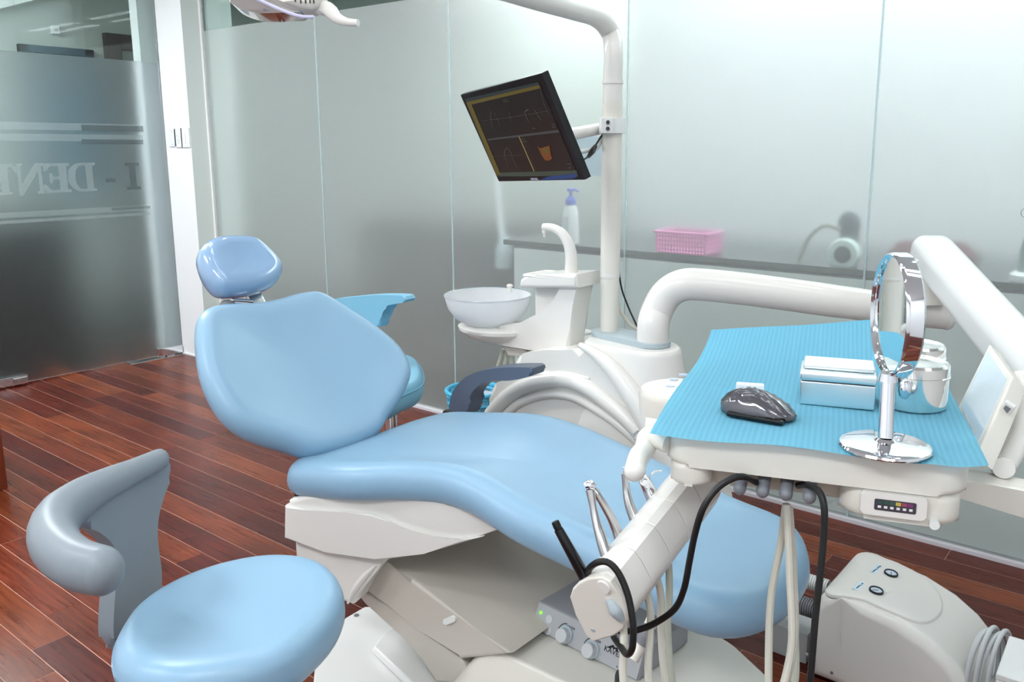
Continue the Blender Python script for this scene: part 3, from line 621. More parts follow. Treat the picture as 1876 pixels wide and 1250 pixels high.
# ================================================================== DENTAL UNIT (cuspidor, pole, pipe)
du = thing('dental_unit', 'white spittoon unit with arched body, tall lamp pole and bent pipe arm', 'dental unit', (-1.3, 1.98, 0))
YF = 1.86
body = [(-1.6643,0.5241),(-1.6585,0.6082),(-1.5778,0.6543),(-1.5604,0.7154),(-1.4763,0.7477),(-1.3786,0.7638),(-1.3279,0.7744),(-1.2801,0.763),(-1.2369,0.7513),(-1.1696,0.7019),(-1.1086,0.6334),(-1.0568,0.5571),(-1.0133,0.4696)]
body = [(body[0][0], .06)]+body+[(body[-1][0], .06)]
obj('body', prism(bm_new(), body, XZ(YF), -.28, 0, .022, 5, smooth=110), WHITE, du)
def stad(cx, cy, hx, hy, n=10):
    out = []
    for s, a0 in ((1, -90), (-1, 90)):
        for k in range(n+1):
            a = math.radians(a0+180*k/n); out.append((cx+s*(hx-hy)+hy*math.cos(a), cy+hy*math.sin(a)))
    return out
tb = bm_new(); rg = []
tcx = ((-1.3578,1.95,0.7771)[0]+(-1.0776,1.95,0.7867)[0])/2
hx0 = ((-1.0776,1.95,0.7867)[0]-(-1.3673,1.95,0.7758)[0])/2
ztop = .792
for s, z, o in ((.16, .06, .04), (.1, .45, .02), (.04, .62, .01), (.012, .74, 0), (.002, .776, 0), (-.006, .788, 0), (-.018, ztop, 0)):
    rg.append([(x, y, z) for x, y in stad(tcx+o, 1.955, hx0+s*.75, .082+s*.35)])
loft(tb, rg); obj('tower', tb, WHITE, du, ang=50)
def gb(px): return px
for nm, pts_, r, m in (('arch_outer', [(-1.328,1.86,0.7867),(-1.2765,1.86,0.7697),(-1.219,1.86,0.736),(-1.1606,1.86,0.6823),(-1.1082,1.86,0.6169),(-1.0682,1.86,0.5546),(-1.0385,1.86,0.4936)], [.008, .022, .03, .032, .03], WHITE),
                      ('arch_middle', [(-1.6577,1.86,0.5202),(-1.6022,1.86,0.5791),(-1.5277,1.86,0.6329),(-1.4464,1.86,0.6651),(-1.3685,1.86,0.68),(-1.2935,1.86,0.6678),(-1.2296,1.86,0.6391),(-1.1675,1.86,0.605),(-1.1066,1.86,0.5567),(-1.0807,1.86,0.5291)], [.024], WHITE),
                      ('arch_inner', [(-1.6093,1.86,0.5212),(-1.5489,1.86,0.5755),(-1.4765,1.86,0.6123),(-1.4069,1.86,0.6316),(-1.3397,1.86,0.6327),(-1.2744,1.86,0.6149),(-1.211,1.86,0.59),(-1.1491,1.86,0.5567),(-1.1143,1.86,0.5291)], [.014], WHITE)):
    obj(nm, tube(bm_new(), pts_, r, 16, 50), m, du)
obj('arch_groove', tube(bm_new(), [(-1.6106,1.842,0.5648),(-1.5441,1.842,0.6158),(-1.4622,1.842,0.6534),(-1.3838,1.842,0.6702),(-1.3084,1.842,0.6662)], .0012, 6, 40), MIDGREY, du)
obj('shelf_lip', tube(bm_new(), [(-1.5694,1.86,0.6558),(-1.4967,1.86,0.6745),(-1.4071,1.86,0.6814),(-1.3496,1.86,0.6927),(-1.2938,1.86,0.6959)], [.002, .013, .015, .012, .004], 12, 40), WHITE, du)
# collar plate and pole
gp = bm_new(); px0 = Vector((-1.317,1.9897,0.795)); px1 = Vector((-1.1563,1.9574,0.795))
ctr = (px0+px1)/2; d = (px1-px0); L = d.length
Mg = frame(ctr, d, V(-d.y, d.x, 0))
prism(gp, stad(0, 0, L/2+.052, .05), Mg, -.003, .012, .003, 2); prism(gp, stad(L/2, 0, .0401, .04), Mg, .012, .022, .003, 2)
obj('collar_plate', gp, mat('blue_grey_plastic', (170, 184, 190), .4, var=.02), du)
pz = .80
pole = bm_new(); pc = px0.copy()
def at(z, x=None): return V(pc.x, pc.y, z)
tp = (-1.342,2.0593,1.5616)
tube(pole, [at(.79), at(1.0), at(1.2)], .0262, 24, 6)
obj('lamp_pole', pole, WHITE2, du)
p_up = bm_new(); tube(p_up, [at(.97), at(1.2), at(1.44)], .0276, 24, 6); obj('pole_sleeve', p_up, WHITE2, du)
obj('pole_ring', tube(bm_new(), [at(.962), at(.972)], .0282, 24, smooth=False), WHITE, du)
obj('pole_ring', tube(bm_new(), [at(1.492), at(1.502)], .0286, 24, smooth=False), WHITE, du)
zb = 1.60
arm = bm_new()
tube(arm, [at(1.4), at(1.5), at(1.58), (-1.3479,2.0199,1.6309), (-1.3334,1.9349,1.6598), (-1.3117,1.7974,1.6617), (-1.2942,1.5922,1.6651), (-1.3147,1.3232,1.6872), (-1.3784,1.2195,1.7305), (-1.4627,1.2199,1.737)], .0262, 20, 80)
obj('lamp_arm', arm, WHITE, du)
# bent pipe arm
pb0 = Vector((-1.1531,1.9576,0.8))
pe = (-0.5046,2.3443,0.8944)
pp = bm_new()
tube(pp, [pb0, pb0+V(0, 0, .05), (-1.1544,1.9761,0.8818), (-1.1339,1.991,0.9303), (-1.0934,2.0036,0.9582), (-1.0427,2.0309,0.9612), (-0.9059,2.1085,0.9473), (-0.71,2.2164,0.9214), pe], [.0435, .0435, .0435, .0435, .0435, .0435, .042, .04, .0375], 28, 90)
obj('pipe_arm', pp, WHITE, du)
dirp = (Vector(pe)-Vector((-0.71,2.2164,0.9214))).normalized()
ec = bm_new(); lathe(ec, frame(pe, dirp.cross(V(0, 0, 1)), dirp.cross(dirp.cross(V(0, 0, 1)))), [(.0375, -.002), (.0382, 0), (.0382, .006), (.034, .012), (0, .013)], 28)
obj('pipe_cap', ec, COOLW, du)
pst = (-0.537,2.2877,0.9249)
obj('arm_post', tube(bm_new(), [pst, (-0.5444,2.2972,0.988)], [.034, .030], 24, smooth=False), WHITE2, du)
obj('post_pin', tube(bm_new(), [(-0.5441,2.2849,0.9895), (-0.549,2.2748,1.0168)], .008, 12, smooth=False), CHROME, du)
# cables behind the pole
for nm, q, r, m in (('cable', [(-1.333,2.05,1.037),(-1.3198,2.05,0.9347),(-1.2942,2.05,0.8733),(-1.2595,2.05,0.8132)], .0026, BLACKR), ('cable', [(-1.3428,2.06,0.9069),(-1.3285,2.06,0.8598),(-1.2994,2.06,0.8226),(-1.2617,2.06,0.8016)], .0055, HOSE)):
    obj(nm, tube(bm_new(), q, r, 8), m, du)
# cuspidor
YC = 1.95
cu = bm_new()
prism(cu, [(-1.8437,0.7694),(-1.8182,0.7408),(-1.7531,0.7286),(-1.6409,0.7256),(-1.5239,0.7276),(-1.4627,0.7334),(-1.4113,0.7459),(-1.4059,0.8159),(-1.3967,0.8806),(-1.3856,0.9289),(-1.3822,0.9666),(-1.4185,0.9633),(-1.426,0.9311),(-1.4572,0.8801),(-1.5033,0.8391),(-1.5865,0.7957),(-1.7069,0.7663),(-1.7989,0.7611)], XZ(1.92), -.085, 0, .016)
cus = obj('cuspidor_arm', cu, WHITE, du)
obj('cuspidor_column', prism(bm_new(), [(-1.5678,0.925),(-1.5681,0.788),(-1.4431,0.8043),(-1.4342,0.938)], XZ(1.96), -.06, 0, .008), WHITE, du)
bc = Vector((-1.7454,1.95,0.8711))
sb2 = lathe(bm_new(), Matrix.Translation((bc.x+.025, bc.y, 0)) @ Matrix.Diagonal((1.25, 1, 1, 1)), [(0, bc.z-.15), (.035, bc.z-.147), (.075, bc.z-.13), (.098, bc.z-.108), (.1, bc.z-.098), (.088, bc.z-.093), (0, bc.z-.092)], 40)
obj('bowl_support', sb2, WHITE, du)
R0 = .136
prof = [(0, -.094), (.05, -.094), (.075, -.09), (.105, -.07), (.126, -.04), (.135, -.008), (R0, 0), (R0-.004, 0), (.130, -.01), (.121, -.04), (.1, -.066), (.072, -.084), (0, -.087)]
obj('bowl', lathe(bm_new(), Matrix.Translation(bc), prof, 56), BOWL, du)
obj('bowl_rim', tube(bm_new(), [bc+V(R0*math.cos(a*math.pi/8), R0*math.sin(a*math.pi/8), 0) for a in range(16)], .0022, 8, 64, closed=True), mat('clear_rim', (240, 246, 250), .1, trans=.8, var=.01), du)
tr_ = bm_new(); prism(tr_, [(-1.5817,0.9148),(-1.5753,0.9399),(-1.5586,0.9528),(-1.5076,0.9622),(-1.3697,0.9748),(-1.3675,0.9364)], XZ(1.90), -.12, 0, .01)
cta = obj('cup_tray', tr_, WHITE, du)
c0_, c1_ = Vector((-1.5752,1.9,0.948)), Vector((-1.419,1.9,0.9656))
zt = c0_.z+.006
obj('tray_rim', tube(bm_new(), [(c1_.x, 1.906, zt), (c0_.x+.03, 1.906, zt), (c0_.x+.006, 1.916, zt-.003), (c0_.x, 1.955, zt-.004), (c0_.x+.006, 1.995, zt-.003), (c0_.x+.03, 2.008, zt), (c1_.x, 2.012, zt)], .006, 8, 50), WHITE, cta)
fq = [(-1.425,1.95,0.9607),(-1.4235,1.95,1.0083),(-1.4334,1.95,1.0499),(-1.457,1.95,1.0797),(-1.4906,1.95,1.0935),(-1.5246,1.95,1.0948)]
obj('faucet', tube(bm_new(), fq, [.020, .0185, .0165, .0145, .0125, .011], 18, 50), WHITE, du)
obj('faucet_nozzle', lathe(bm_new(), Matrix.Translation((-1.5206,1.95,1.0679)), [(0, -.003), (.004, -.003), (.005, .008), (.008, .01), (.008, .022), (0, .024)], 18), WHITE2, du)
kb = bm_new(); k0 = Vector((-1.7492,2.06,0.8844)); cyl(kb, k0+V(0, 0, -.02), k0+V(0, 0, .004), .007); ball(kb, k0, .011, (1, 1, .6)); obj('bowl_spout', kb, WHITE, du)
obj('swivel_disc', cyl(bm_new(), (-1.5061,1.95,0.7061), (-1.5061,1.95,0.7228), .035), mat('brassy', (150, 132, 96), .4, .5, var=.05), du)
for k, (a, b) in enumerate((((-1.7277,2,0.6892), (-1.7686,2,0.5921)), ((-1.7094,2,0.6919), (-1.7335,2,0.598)), ((-1.6912,2,0.6946), (-1.6966,2,0.6042)))):
    obj('suction_hose', tube(bm_new(), [a, ((a[0]+b[0])/2, 2.0, (a[2]+b[2])/2-.005), b], .0065, 10), HOSEG, du)
obj('hose_holder', prism(bm_new(), [(-1.6886,0.7095),(-1.6091,0.7142),(-1.5876,0.7002),(-1.6093,0.6883),(-1.6754,0.6834)], XZ(1.96), -.05, 0, .004), WHITE2, du)
tx = thing('tissue_box', 'white tissue box with a tissue sticking out behind the spittoon', 'tissue box', (-1.542,2.13,0.7009))
a, b = Vector((-1.5896,2.13,0.685)), Vector((-1.5064,2.13,0.7466))
obj('box_body', box(bm_new(), (a.x, 2.1, a.z-.0), (b.x, 2.2, b.z), .006), COOLW, tx)
tq = bm_new(); prism(tq, [(-1.5799,0.7349),(-1.565,0.7833),(-1.5285,0.7631),(-1.5092,0.7463)], XZ(2.14), -.02, 0, .002); obj('tissue', tq, PAPER, tx)
obj('plinth', box(bm_new(), (-1.6, 1.9, 0), (-1.02, 2.12, .07), .006), WHITE2, du)
# keypad pod beside the tray
# ---------------- monitor on the pole
mo, mu, mv = ((-1.5665,1.6519,1.4562),(0.9049,-0.4235,0.0416),(0.2106,0.3608,-0.9086))
MM = frame(mo, mu, mv)      # u right, v down, n away from the viewer?
nrm = MM.to_3x3() @ V(0, 0, 1)
sg = 1 if nrm.dot(V(0, 0, 1.32)-Vector(mo)) > 0 else -1     # sign of the side facing the camera
mW, mH = .469, .2468
mt = thing('monitor', 'black flat monitor showing jaw scans, clamped to the lamp pole', 'monitor', MM @ V(mW/2, mH/2, 0))
obj('housing', box(bm_new(), (0, 0, -.018 if sg > 0 else 0), (mW, mH, 0 if sg > 0 else .018), .002, 2, MM), BLACK, mt)
sc = bm_new(); e = .0006*sg
SCR = [mat('screen_dark', (16, 14, 14), .25, emit=(26, 24, 23), estr=1, var=.02), mat('screen_ochre', (40, 34, 14), .3, emit=(96, 84, 38), estr=.6, var=.02), mat('screen_slate', (24, 30, 34), .3, emit=(44, 52, 52), estr=.55, var=.02),
       mat('screen_grey', (40, 40, 42), .3, emit=(62, 62, 62), estr=.55, var=.02), mat('screen_trace', (60, 60, 52), .3, emit=(74, 72, 62), estr=.55, var=.02), mat('screen_orange', (52, 32, 18), .3, emit=(120, 68, 30), estr=.55, var=.3, scale=60), mat('screen_blue', (20, 30, 60), .3, emit=(40, 66, 120), estr=.55, var=.02), mat('screen_line', (70, 62, 40), .3, emit=(170, 150, 90), estr=.55, var=.02), mat('screen_olive', (40, 48, 40), .3, emit=(56, 66, 54), estr=.55, var=.02)]
def quad(P, mi, lift):
    vs = [sc.verts.new(MM @ V(a, b, e*lift)) for a, b in P]; f = sc.faces.new(vs); f.material_index = mi
quad([(0.0203,0.0125),(0.4421,0.0162),(0.447,0.2373),(0.0171,0.231)], 0, 1)
quad([(0.0203,0.0125),(0.4421,0.0162),(0.441,0.0234),(0.0214,0.0216)], 2, 2)
quad([(0.0214,0.0216),(0.442,0.0223),(0.4433,0.0299),(0.0192,0.0304)], 1, 3)
quad([(0.0203,0.026),(0.0489,0.0272),(0.0373,0.225),(0.0096,0.2277)], 1, 3)
quad([(0.05,0.1248),(0.4452,0.1254),(0.4475,0.1319),(0.0523,0.1295)], 3, 3)
quad([(0.2397,0.1285),(0.2436,0.1283),(0.2451,0.2198),(0.2412,0.2202)], 7, 4)
quad([(0.0384,0.2203),(0.4507,0.2228),(0.448,0.236),(0.0135,0.2309)], 8, 2)
quad([(0.303,0.2352),(0.4011,0.2312),(0.4422,0.2306),(0.4446,0.2372),(0.418,0.2422),(0.2517,0.2445)], 6, 3)
def poly(P, mi, lift, w=.0012):
    for (a, b), (c, d) in zip(P, P[1:]):
        t = Vector((c-a, d-b, 0)); n = Vector((-t.y, t.x, 0)).normalized()*w/2
        quad([(a+n.x, b+n.y), (c+n.x, d+n.y), (c-n.x, d-n.y), (a-n.x, b-n.y)], mi, lift)
for P, mi, w in (([(0.0686,0.0764),(0.2502,0.0805),(0.4518,0.0804)], 4, .0006), ([(0.1541,0.0542),(0.1289,0.0722),(0.118,0.0962)], 4, .0012), ([(0.1628,0.0621),(0.1657,0.0823),(0.1647,0.0966)], 4, .0012), ([(0.1453,0.0463),(0.117,0.1006)], 4, .0005), ([(0.2441,0.0676),(0.2346,0.0904)], 4, .001),
                 ([(0.3493,0.0688),(0.3254,0.0733),(0.3217,0.0836),(0.3238,0.0972)], 4, .0016), ([(0.3741,0.0723),(0.3813,0.0859),(0.386,0.0992)], 4, .0016), ([(0.104,0.1819),(0.127,0.1618),(0.148,0.1538),(0.16,0.1617),(0.1557,0.1867),(0.1586,0.2076)], 4, .0014), ([(0.121,0.1645),(0.1044,0.2093)], 4, .0008), ([(0.0324,0.1732),(0.2225,0.176)], 4, .0005),
                 ([(0.4424,0.0248),(0.4291,0.0646),(0.4334,0.0902)], 3, .0015)):
    poly(P, mi, 4, w)
quad([(0.3158,0.1576),(0.3248,0.1635),(0.3754,0.1592),(0.3636,0.1828),(0.3623,0.1909),(0.3419,0.1957),(0.3241,0.1937),(0.3181,0.1811)], 5, 4)
quad([(0.3356,0.164),(0.3669,0.1628),(0.3623,0.1747),(0.3324,0.1775)], 1, 5)
for i in range(7):
    x, y_ = (922, 182) if i < 4 else (975, 231)
    poly([(0.2395,0.0371),(0.2611,0.0372)] if i == 0 else ([(0.2387,0.0411),(0.2693,0.0414)] if i == 1 else ([(0.3252,0.1147),(0.345,0.1147)] if i == 2 else ([(0.2488,0.1375),(0.2672,0.1371)] if i == 3 else ([(0.2496,0.1431),(0.2737,0.143)] if i == 4 else ([(0.4285,0.1115),(0.4417,0.1111),(0.4381,0.1185),(0.4249,0.1189),(0.4285,0.1115)] if i == 5 else [(0.4209,0.2062),(0.4368,0.2053),(0.4322,0.2145),(0.4187,0.2155)]))))), 4, 4, .0011)
me = obj('screen', sc, None, mt, ms=SCR)
tM = MM @ Matrix.Translation((*(0.2246,0.2413), e*3)) @ Matrix.Diagonal((1, -1, -1 if sg < 0 else 1, 1))
obj('lettering', text_bm('SAMSUNG', .009, tM), mat('silver_ink', (190, 195, 205), .4, var=.01), mt)
back = Vector(mt.location)+nrm*(-sg)*.03
clp = at(1.385)
obj('back_mount', box(bm_new(), (mW/2-.05, mH/2-.05, -.04 if sg > 0 else .018), (mW/2+.05, mH/2+.05, -.018 if sg > 0 else .04), .004, 2, MM), BLACK, mt)
obj('monitor_arm', tube(bm_new(), [Vector((-1.373,2.0421,1.3776)), Vector((-1.358,1.8158,1.355)), back], .0165, 16, 14), WHITE, mt)
cz0, cz1 = (-1.2953,1.98,1.3593)[2], (-1.2961,1.98,1.4014)[2]
cl = bm_new(); lathe(cl, Matrix.Translation((pc.x, pc.y, 0)), [(.0278, cz0), (.036, cz0+.001), (.0365, cz0+.004), (.0365, cz1-.004), (.036, cz1-.001), (.0278, cz1)], 32)
box(cl, (-.016, -.054, cz0), (.016, -.03, cz1), .003, 2, Matrix.Translation((pc.x, pc.y, 0)) @ Matrix.Rotation(math.radians(18), 4, 'Z'))
clo = obj('pole_clamp', cl, COOLW, mt)
for zz in (.3, .7):
    c1 = Matrix.Translation((pc.x, pc.y, 0)) @ Matrix.Rotation(math.radians(18), 4, 'Z')
    b1 = bm_new(); cyl(b1, c1 @ V(.004, -.0535, cz0+(cz1-cz0)*zz), c1 @ V(.004, -.058, cz0+(cz1-cz0)*zz), .0055, n=14); obj('bolt', b1, CHROME, clo)
obj('monitor_cable', tube(bm_new(), [(-1.3396,1.8445,1.3072), (-1.3378,1.8992,1.3142), (-1.3419,1.9491,1.3199), (-1.3446,1.9789,1.3451), (-1.3504,2.0035,1.3587)], .006, 10), mat('pale_cable', (200, 204, 202), .4, var=.02), mt)
obj('cable_plug', tube(bm_new(), [(-1.3266,1.8912,1.2984), (-1.3268,1.9067,1.3098), (-1.3322,1.9322,1.3257)], [.005, .0085, .006], 10), BLACK, mt)
obj('monitor_cable', tube(bm_new(), [(-1.3186,1.8303,1.2877), (-1.3232,1.8664,1.2915), (-1.3248,1.8937,1.3027), (-1.3315,1.9338,1.3301), (-1.3378,1.9741,1.3568), (-1.329,1.9799,1.3523), (-1.3266,1.9779,1.2829)], .0026, 8, 40), BLACKR, mt)
# ---------------- overhead lamp
lp = thing('operating_lamp', 'white overhead dental lamp with reflector and side handle at the top', 'lamp', (-1.7778,1.279,1.6638))
r_ = V(math.cos(math.radians(37.975)), math.sin(math.radians(37.975)), 0); f_ = V(-math.sin(math.radians(37.975)), math.cos(math.radians(37.975)), 0); u_ = V(0, 0, 1)
upc = u_*math.cos(math.radians(10.836))+f_*math.sin(math.radians(10.836)); fc_ = f_*math.cos(math.radians(10.836))-u_*math.sin(math.radians(10.836))
def LP(px, py, d=2.0): return V(0, 0, 1.32)+fc_*d+r_*((px-997.23)*d/1553.6)+upc*((569.35-py)*d/1553.6)
def lamp_prism(px, d, d0, d1, bev, seg, sm): return prism(bm_new(), [((a-997.23)*d/1553.6, (569.35-b)*d/1553.6) for a, b in px], frame(LP(997.23, 569.35, d), r_, upc), d0, d1, bev, seg, smooth=sm)
obj('reflector', lamp_prism(((409, -24), (415, -4), (428, 9), (450, 19), (477, 24), (520, 23), (556, 19), (545, -6), (500, -36), (450, -56), (417, -51)), 1.965, -.06, .0, .025, 6, 60), mat('warm_mirror', (206, 202, 198), .06, 1, var=.02), lp, ang=80)
shell_o = obj('lamp_shell', lamp_prism(((456, -24), (488, -10), (518, 3), (548, 12), (570, 14), (582, 8), (587, -10), (590, -40), (560, -66), (500, -66), (462, -50)), 1.93, -.07, 0, .016, 4, 0), WHITE2, lp, ang=60)
obj('trim_edge', tube(bm_new(), [LP(462, -6, 1.925), LP(492, 8, 1.925), LP(522, 21, 1.925), LP(551, 30, 1.925), LP(575, 31, 1.925)], .004, 8), mat('lilac_trim', (206, 206, 232), .3, var=.01), lp)
for px in (541, 551, 560, 568, 575):
    b2 = bm_new(); box(b2, (-.0012, -.002, -.004), (.0012, .002, .006), 0, 1, Matrix.Translation(LP(px, 3+(0 if px != 541 else -3), 1.93)) @ Matrix.Rotation(math.radians(37.975), 4, 'Z')); obj('vent', b2, BLACK, shell_o)
obj('handle_joint', tube(bm_new(), [LP(584, 14, 1.97), LP(594, 16, 1.96)], .0165, 16, smooth=False), WHITE, lp)
obj('handle', tube(bm_new(), [LP(593, 14, 1.96), LP(603, 18, 1.95), LP(616, 32, 1.94), LP(634, 40, 1.93), LP(656, 42, 1.92)], [.016, .0165, .0125, .009, .0075], 14, 40), WHITE, lp)
obj('lamp_yoke', tube(bm_new(), [LP(560, -45, 2.0), LP(570, -80, 1.95), LP(640, -105, 1.75)], .018, 14), WHITE, lp)

# ================================================================== DELIVERY UNIT
TO = V(-.548, .928, .95); E1 = V(.9443, .3291, 0).normalized(); E2 = V(-E1.y, E1.x, 0)
TM = frame(TO, E1, E2)         # local (s, t, h)
def tl(s, t, h=0): return TM @ V(s, t, h)
dv = thing('delivery_unit', 'white instrument tray unit on a balance arm in the right foreground', 'delivery unit', tl(.2, .2, -.1))
sh = bm_new(); prism(sh, rrect(.202, .232, .374, .43, .035), TM, -.047, -.0035, .01, 3)
obj('tray_shell', sh, WHITE2, dv)
bl = bm_new(); prism(bl, rrect(.05, .2, .055, .36, .022), TM, -.075, -.045, .008, 3); obj('left_block', bl, WHITE2, dv)
br = bm_new(); prism(br, rrect(.312, .205, .142, .37, .03), TM, -.088, -.045, .012, 3); obj('right_block', br, WHITE2, dv)
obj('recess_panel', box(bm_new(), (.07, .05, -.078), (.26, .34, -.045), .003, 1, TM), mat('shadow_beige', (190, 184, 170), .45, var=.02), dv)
for k, s in enumerate((.118, .147, .176, .205)):
    nb_ = bm_new(); tube(nb_, [tl(s, .052, -.056), tl(s, .012, -.066)], .0085, 16, smooth=False); ball(nb_, tl(s, .012, -.066), .0085, (1, 1, 1), 14)
    obj('hose_port', nb_, MIDGREY, dv)
gfrm = obj('gauge_bezel', prism(bm_new(), rrect(.304, -.064, .076, .03, .004), frame(tl(0, .018, 0), E1, (0, 0, 1)), -.002, .0055, .002, 2), WHITE, dv)
obj('gauge_dial', prism(bm_new(), rrect(.306, -.064, .048, .0145, .002), frame(tl(0, .018, 0), E1, (0, 0, 1)), .004, .0062), mat('gauge_dark', (70, 64, 74), .3, var=.05), gfrm)
for k, cc in enumerate(((52, 80, 74), (52, 84, 76), (60, 90, 80), (190, 170, 80), (150, 70, 90), (120, 60, 110))):
    obj('gauge_mark', prism(bm_new(), rrect(.289+k*.0068, -.0605, .006, .0045, .0005, 2), frame(tl(0, .018, 0), E1, (0, 0, 1)), .006, .0066), mat('gauge_mark_%d' % k, cc, .4, var=.01), gfrm)
for k in range(6):
    obj('gauge_mark', prism(bm_new(), rrect(.288+k*.0072, -.0665, .004, .003, .0004, 2), frame(tl(0, .018, 0), E1, (0, 0, 1)), .006, .0066), COOLW, gfrm)
kn = bm_new(); cyl(kn, tl(.352, .012, -.082), tl(.352, .02, -.082), .006); obj('tray_button', kn, COOLW, dv)
# left grip
obj('grip', tube(bm_new(), [tl(.02, .03, -.022), tl(-.01, .045, -.02), (-0.5705,0.955,0.9166), (-0.5662,0.9314,0.9121), (-0.5588,0.9089,0.9022)], [.013, .014, .0145, .014, .0135], 16, 40), WHITE2, dv)
gb_ = bm_new(); ball(gb_, (-0.5582,0.9093,0.9015), .0145, (1, 1, 1), 18); obj('grip_end', gb_, WHITE, dv)
gb_ = bm_new(); cyl(gb_, (-0.5969,0.9748,0.9235), (-0.5899,0.9689,0.9298), .005, n=12); obj('grip_screw', gb_, CHROME, dv)
obj('grip_bracket', tube(bm_new(), [tl(-.02, .06, -.01), tl(.02, .07, -.016)], .012, 12, smooth=False), WHITE2, dv)
# keypad pod behind the left edge
kp = bm_new(); pc2 = Vector((-0.6885,1.2974,0.9))
lathe(kp, Matrix.Translation(pc2) @ Matrix.Rotation(math.radians(19), 4, 'Z') @ Matrix.Diagonal((1.1, .95, 1, 1)), [(0, -.07), (.06, -.07), (.078, -.05), (.081, -.01), (.076, .001), (0, .004)], 40)
kpo = obj('keypad_pod', kp, WHITE2, dv)
for q in [(-0.7198,1.2864,0.905),(-0.7018,1.2915,0.905),(-0.7387,1.3316,0.905),(-0.7395,1.3698,0.905)]:
    obj('key', prism(bm_new(), stad(0, 0, .008, .003), Matrix.Translation((q[0], q[1], .9025)) @ Matrix.Rotation(math.radians(30), 4, 'Z'), 0, .003), mat('pale_blue_key', (196, 208, 226), .5, var=.02), kpo)
# support arm to the right and the balance arm
sa = bm_new(); P0 = tl(.36, .24, -.055)
prism(sa, [(-0.0027,-0.0734),(0.0585,-0.0749),(0.1312,-0.0815),(0.1888,-0.0888),(0.1936,-0.1341),(0.1181,-0.1074),(0.0405,-0.101),(-0.0007,-0.0995)], frame(*((-0.2607,1.1976,0.95),(0.9443,0.3291,0),(0,0,1))), -.05, .0, .01)
obj('support_arm', sa, WHITE2, dv)
obj('arm_knob', tube(bm_new(), [(-0.1889,1.2949,0.8769), (-0.1822,1.2637,0.8865)], [.016, .0145], 20, smooth=False), WHITE, dv)
b0 = Vector((-0.5433,2.2663,1.0695)); b1 = Vector((-0.3033,1.9188,0.9416)); b2_ = b1+(b1-b0)*.9
ba = bm_new(); ax = (b2_-b0).normalized(); side = ax.cross(V(0, 0, 1)).normalized(); upn = side.cross(ax)
rings = []
cs_ = rrect(0, 0, .100, .088, .030, 6)
for t, s in ((-.012, .55), (-.006, .8), (.006, .95), (.03, 1), (.3, 1.0), (.7, 1.02), ((b2_-b0).length, 1.05)):
    rings.append([b0+ax*t+side*(x*s)+upn*(y*s) for x, y in cs_])
loft(ba, rings); obj('balance_arm', ba, COOLW, dv, ang=50)
scw = bm_new(); q = Vector((-0.5392,2.1363,1.053)); ball(scw, q, .007); obj('arm_screw', scw, CHROME, dv)
# film viewer
vo, vu, vv = ((-0.2648,1.5495,0.9995),(0.3499,-0.9355,-0.05),(-0.6567,-0.2068,-0.7252))
VM = frame(vo, vu, vv); vn = VM.to_3x3() @ V(0, 0, 1); vs = 1 if vn.dot(V(0, 0, 1.32)-Vector(vo)) > 0 else -1
vw = [(p[0], p[1]) for p in [(0,0),(0.1857,0),(0.3397,0.0944),(0.154,0.0944)]]
obj('viewer_case', prism(bm_new(), vw, VM, -.03*vs, 0, .004, 2), WHITE2, dv)
ins = [(.5*(vw[0][0]+vw[2][0])+(a-.5*(vw[0][0]+vw[2][0]))*.82, .5*(vw[0][1]+vw[2][1])+(b-.5*(vw[0][1]+vw[2][1]))*.82) for a, b in vw]
obj('viewer_screen', prism(bm_new(), ins, VM, 0, .001*vs), mat('viewer_acrylic', (205, 222, 232), .15, coat=.5, var=.05, scale=25, bump=.4, bscale=40), dv)
vsw = bm_new(); m0 = Vector((-0.1941,1.3229,0.9559)); box(vsw, (-.008, -.006, -.009), (.008, .006, .009), .002, 1, Matrix.Translation(m0) @ Matrix.Rotation(math.radians(30), 4, 'Y')); vso = obj('viewer_switch', vsw, COOLW, dv)
vsk = bm_new(); box(vsk, (-.004, -.0075, -.004), (.004, -.0055, .004), 0, 1, Matrix.Translation(m0) @ Matrix.Rotation(math.radians(30), 4, 'Y')); obj('switch_rocker', vsk, MIDGREY, vso)
obj('viewer_bracket', tube(bm_new(), [(-0.2088,1.5063,0.9606), (-0.1914,1.4586,0.9211), (-0.1846,1.3933,0.896), (-0.1897,1.3185,0.8703)], [.016, .018, .018, .016], 14, 30), WHITE, dv)
# instrument holder bar made of five segments
o_, u2, v2 = ((-0.562,0.8406,0.7372),(-0.9992,-0.0407,0),(0.0104,-0.2557,0.9667))
HMx = frame(o_, u2, v2); h0 = Vector((-0.562,0.8406,0.7372)); h1 = Vector((-0.5729,1.1076,0.808)); axh = (h1-h0)
nz_ = HMx.to_3x3() @ V(0, 0, 1)
if nz_.dot(axh) < 0: sgn = -1
else: sgn = 1
face = [(p[0], p[1]) for p in [(0.0459,0.0004),(0.0389,0.0169),(0.0272,0.0313),(0.0098,0.0457),(-0.0112,0.0552),(-0.0236,0.0519),(-0.0313,0.0381),(-0.0426,0.0152),(-0.0422,-0.0011),(-0.0333,-0.0202),(-0.0169,-0.0391),(0.0198,-0.0654),(0.0306,-0.0566),(0.0399,-0.0272)]]
LH = axh.length; segs = 5
for k in range(segs):
    obj('holder_segment', prism(bm_new(), face, HMx, sgn*(.004+LH*k/segs+.0004), sgn*(.004+LH*(k+1)/segs-.0004), .0012, 1), WHITE, dv)
fc = (sum(p[0] for p in face)/len(face), sum(p[1] for p in face)/len(face))
cap = obj('holder_end_cap', prism(bm_new(), [(fc[0]+(a-fc[0])*1.01, fc[1]+(b-fc[1])*1.01) for a, b in face], HMx, sgn*-.006, sgn*.004, .003, 3), WHITE2, dv)
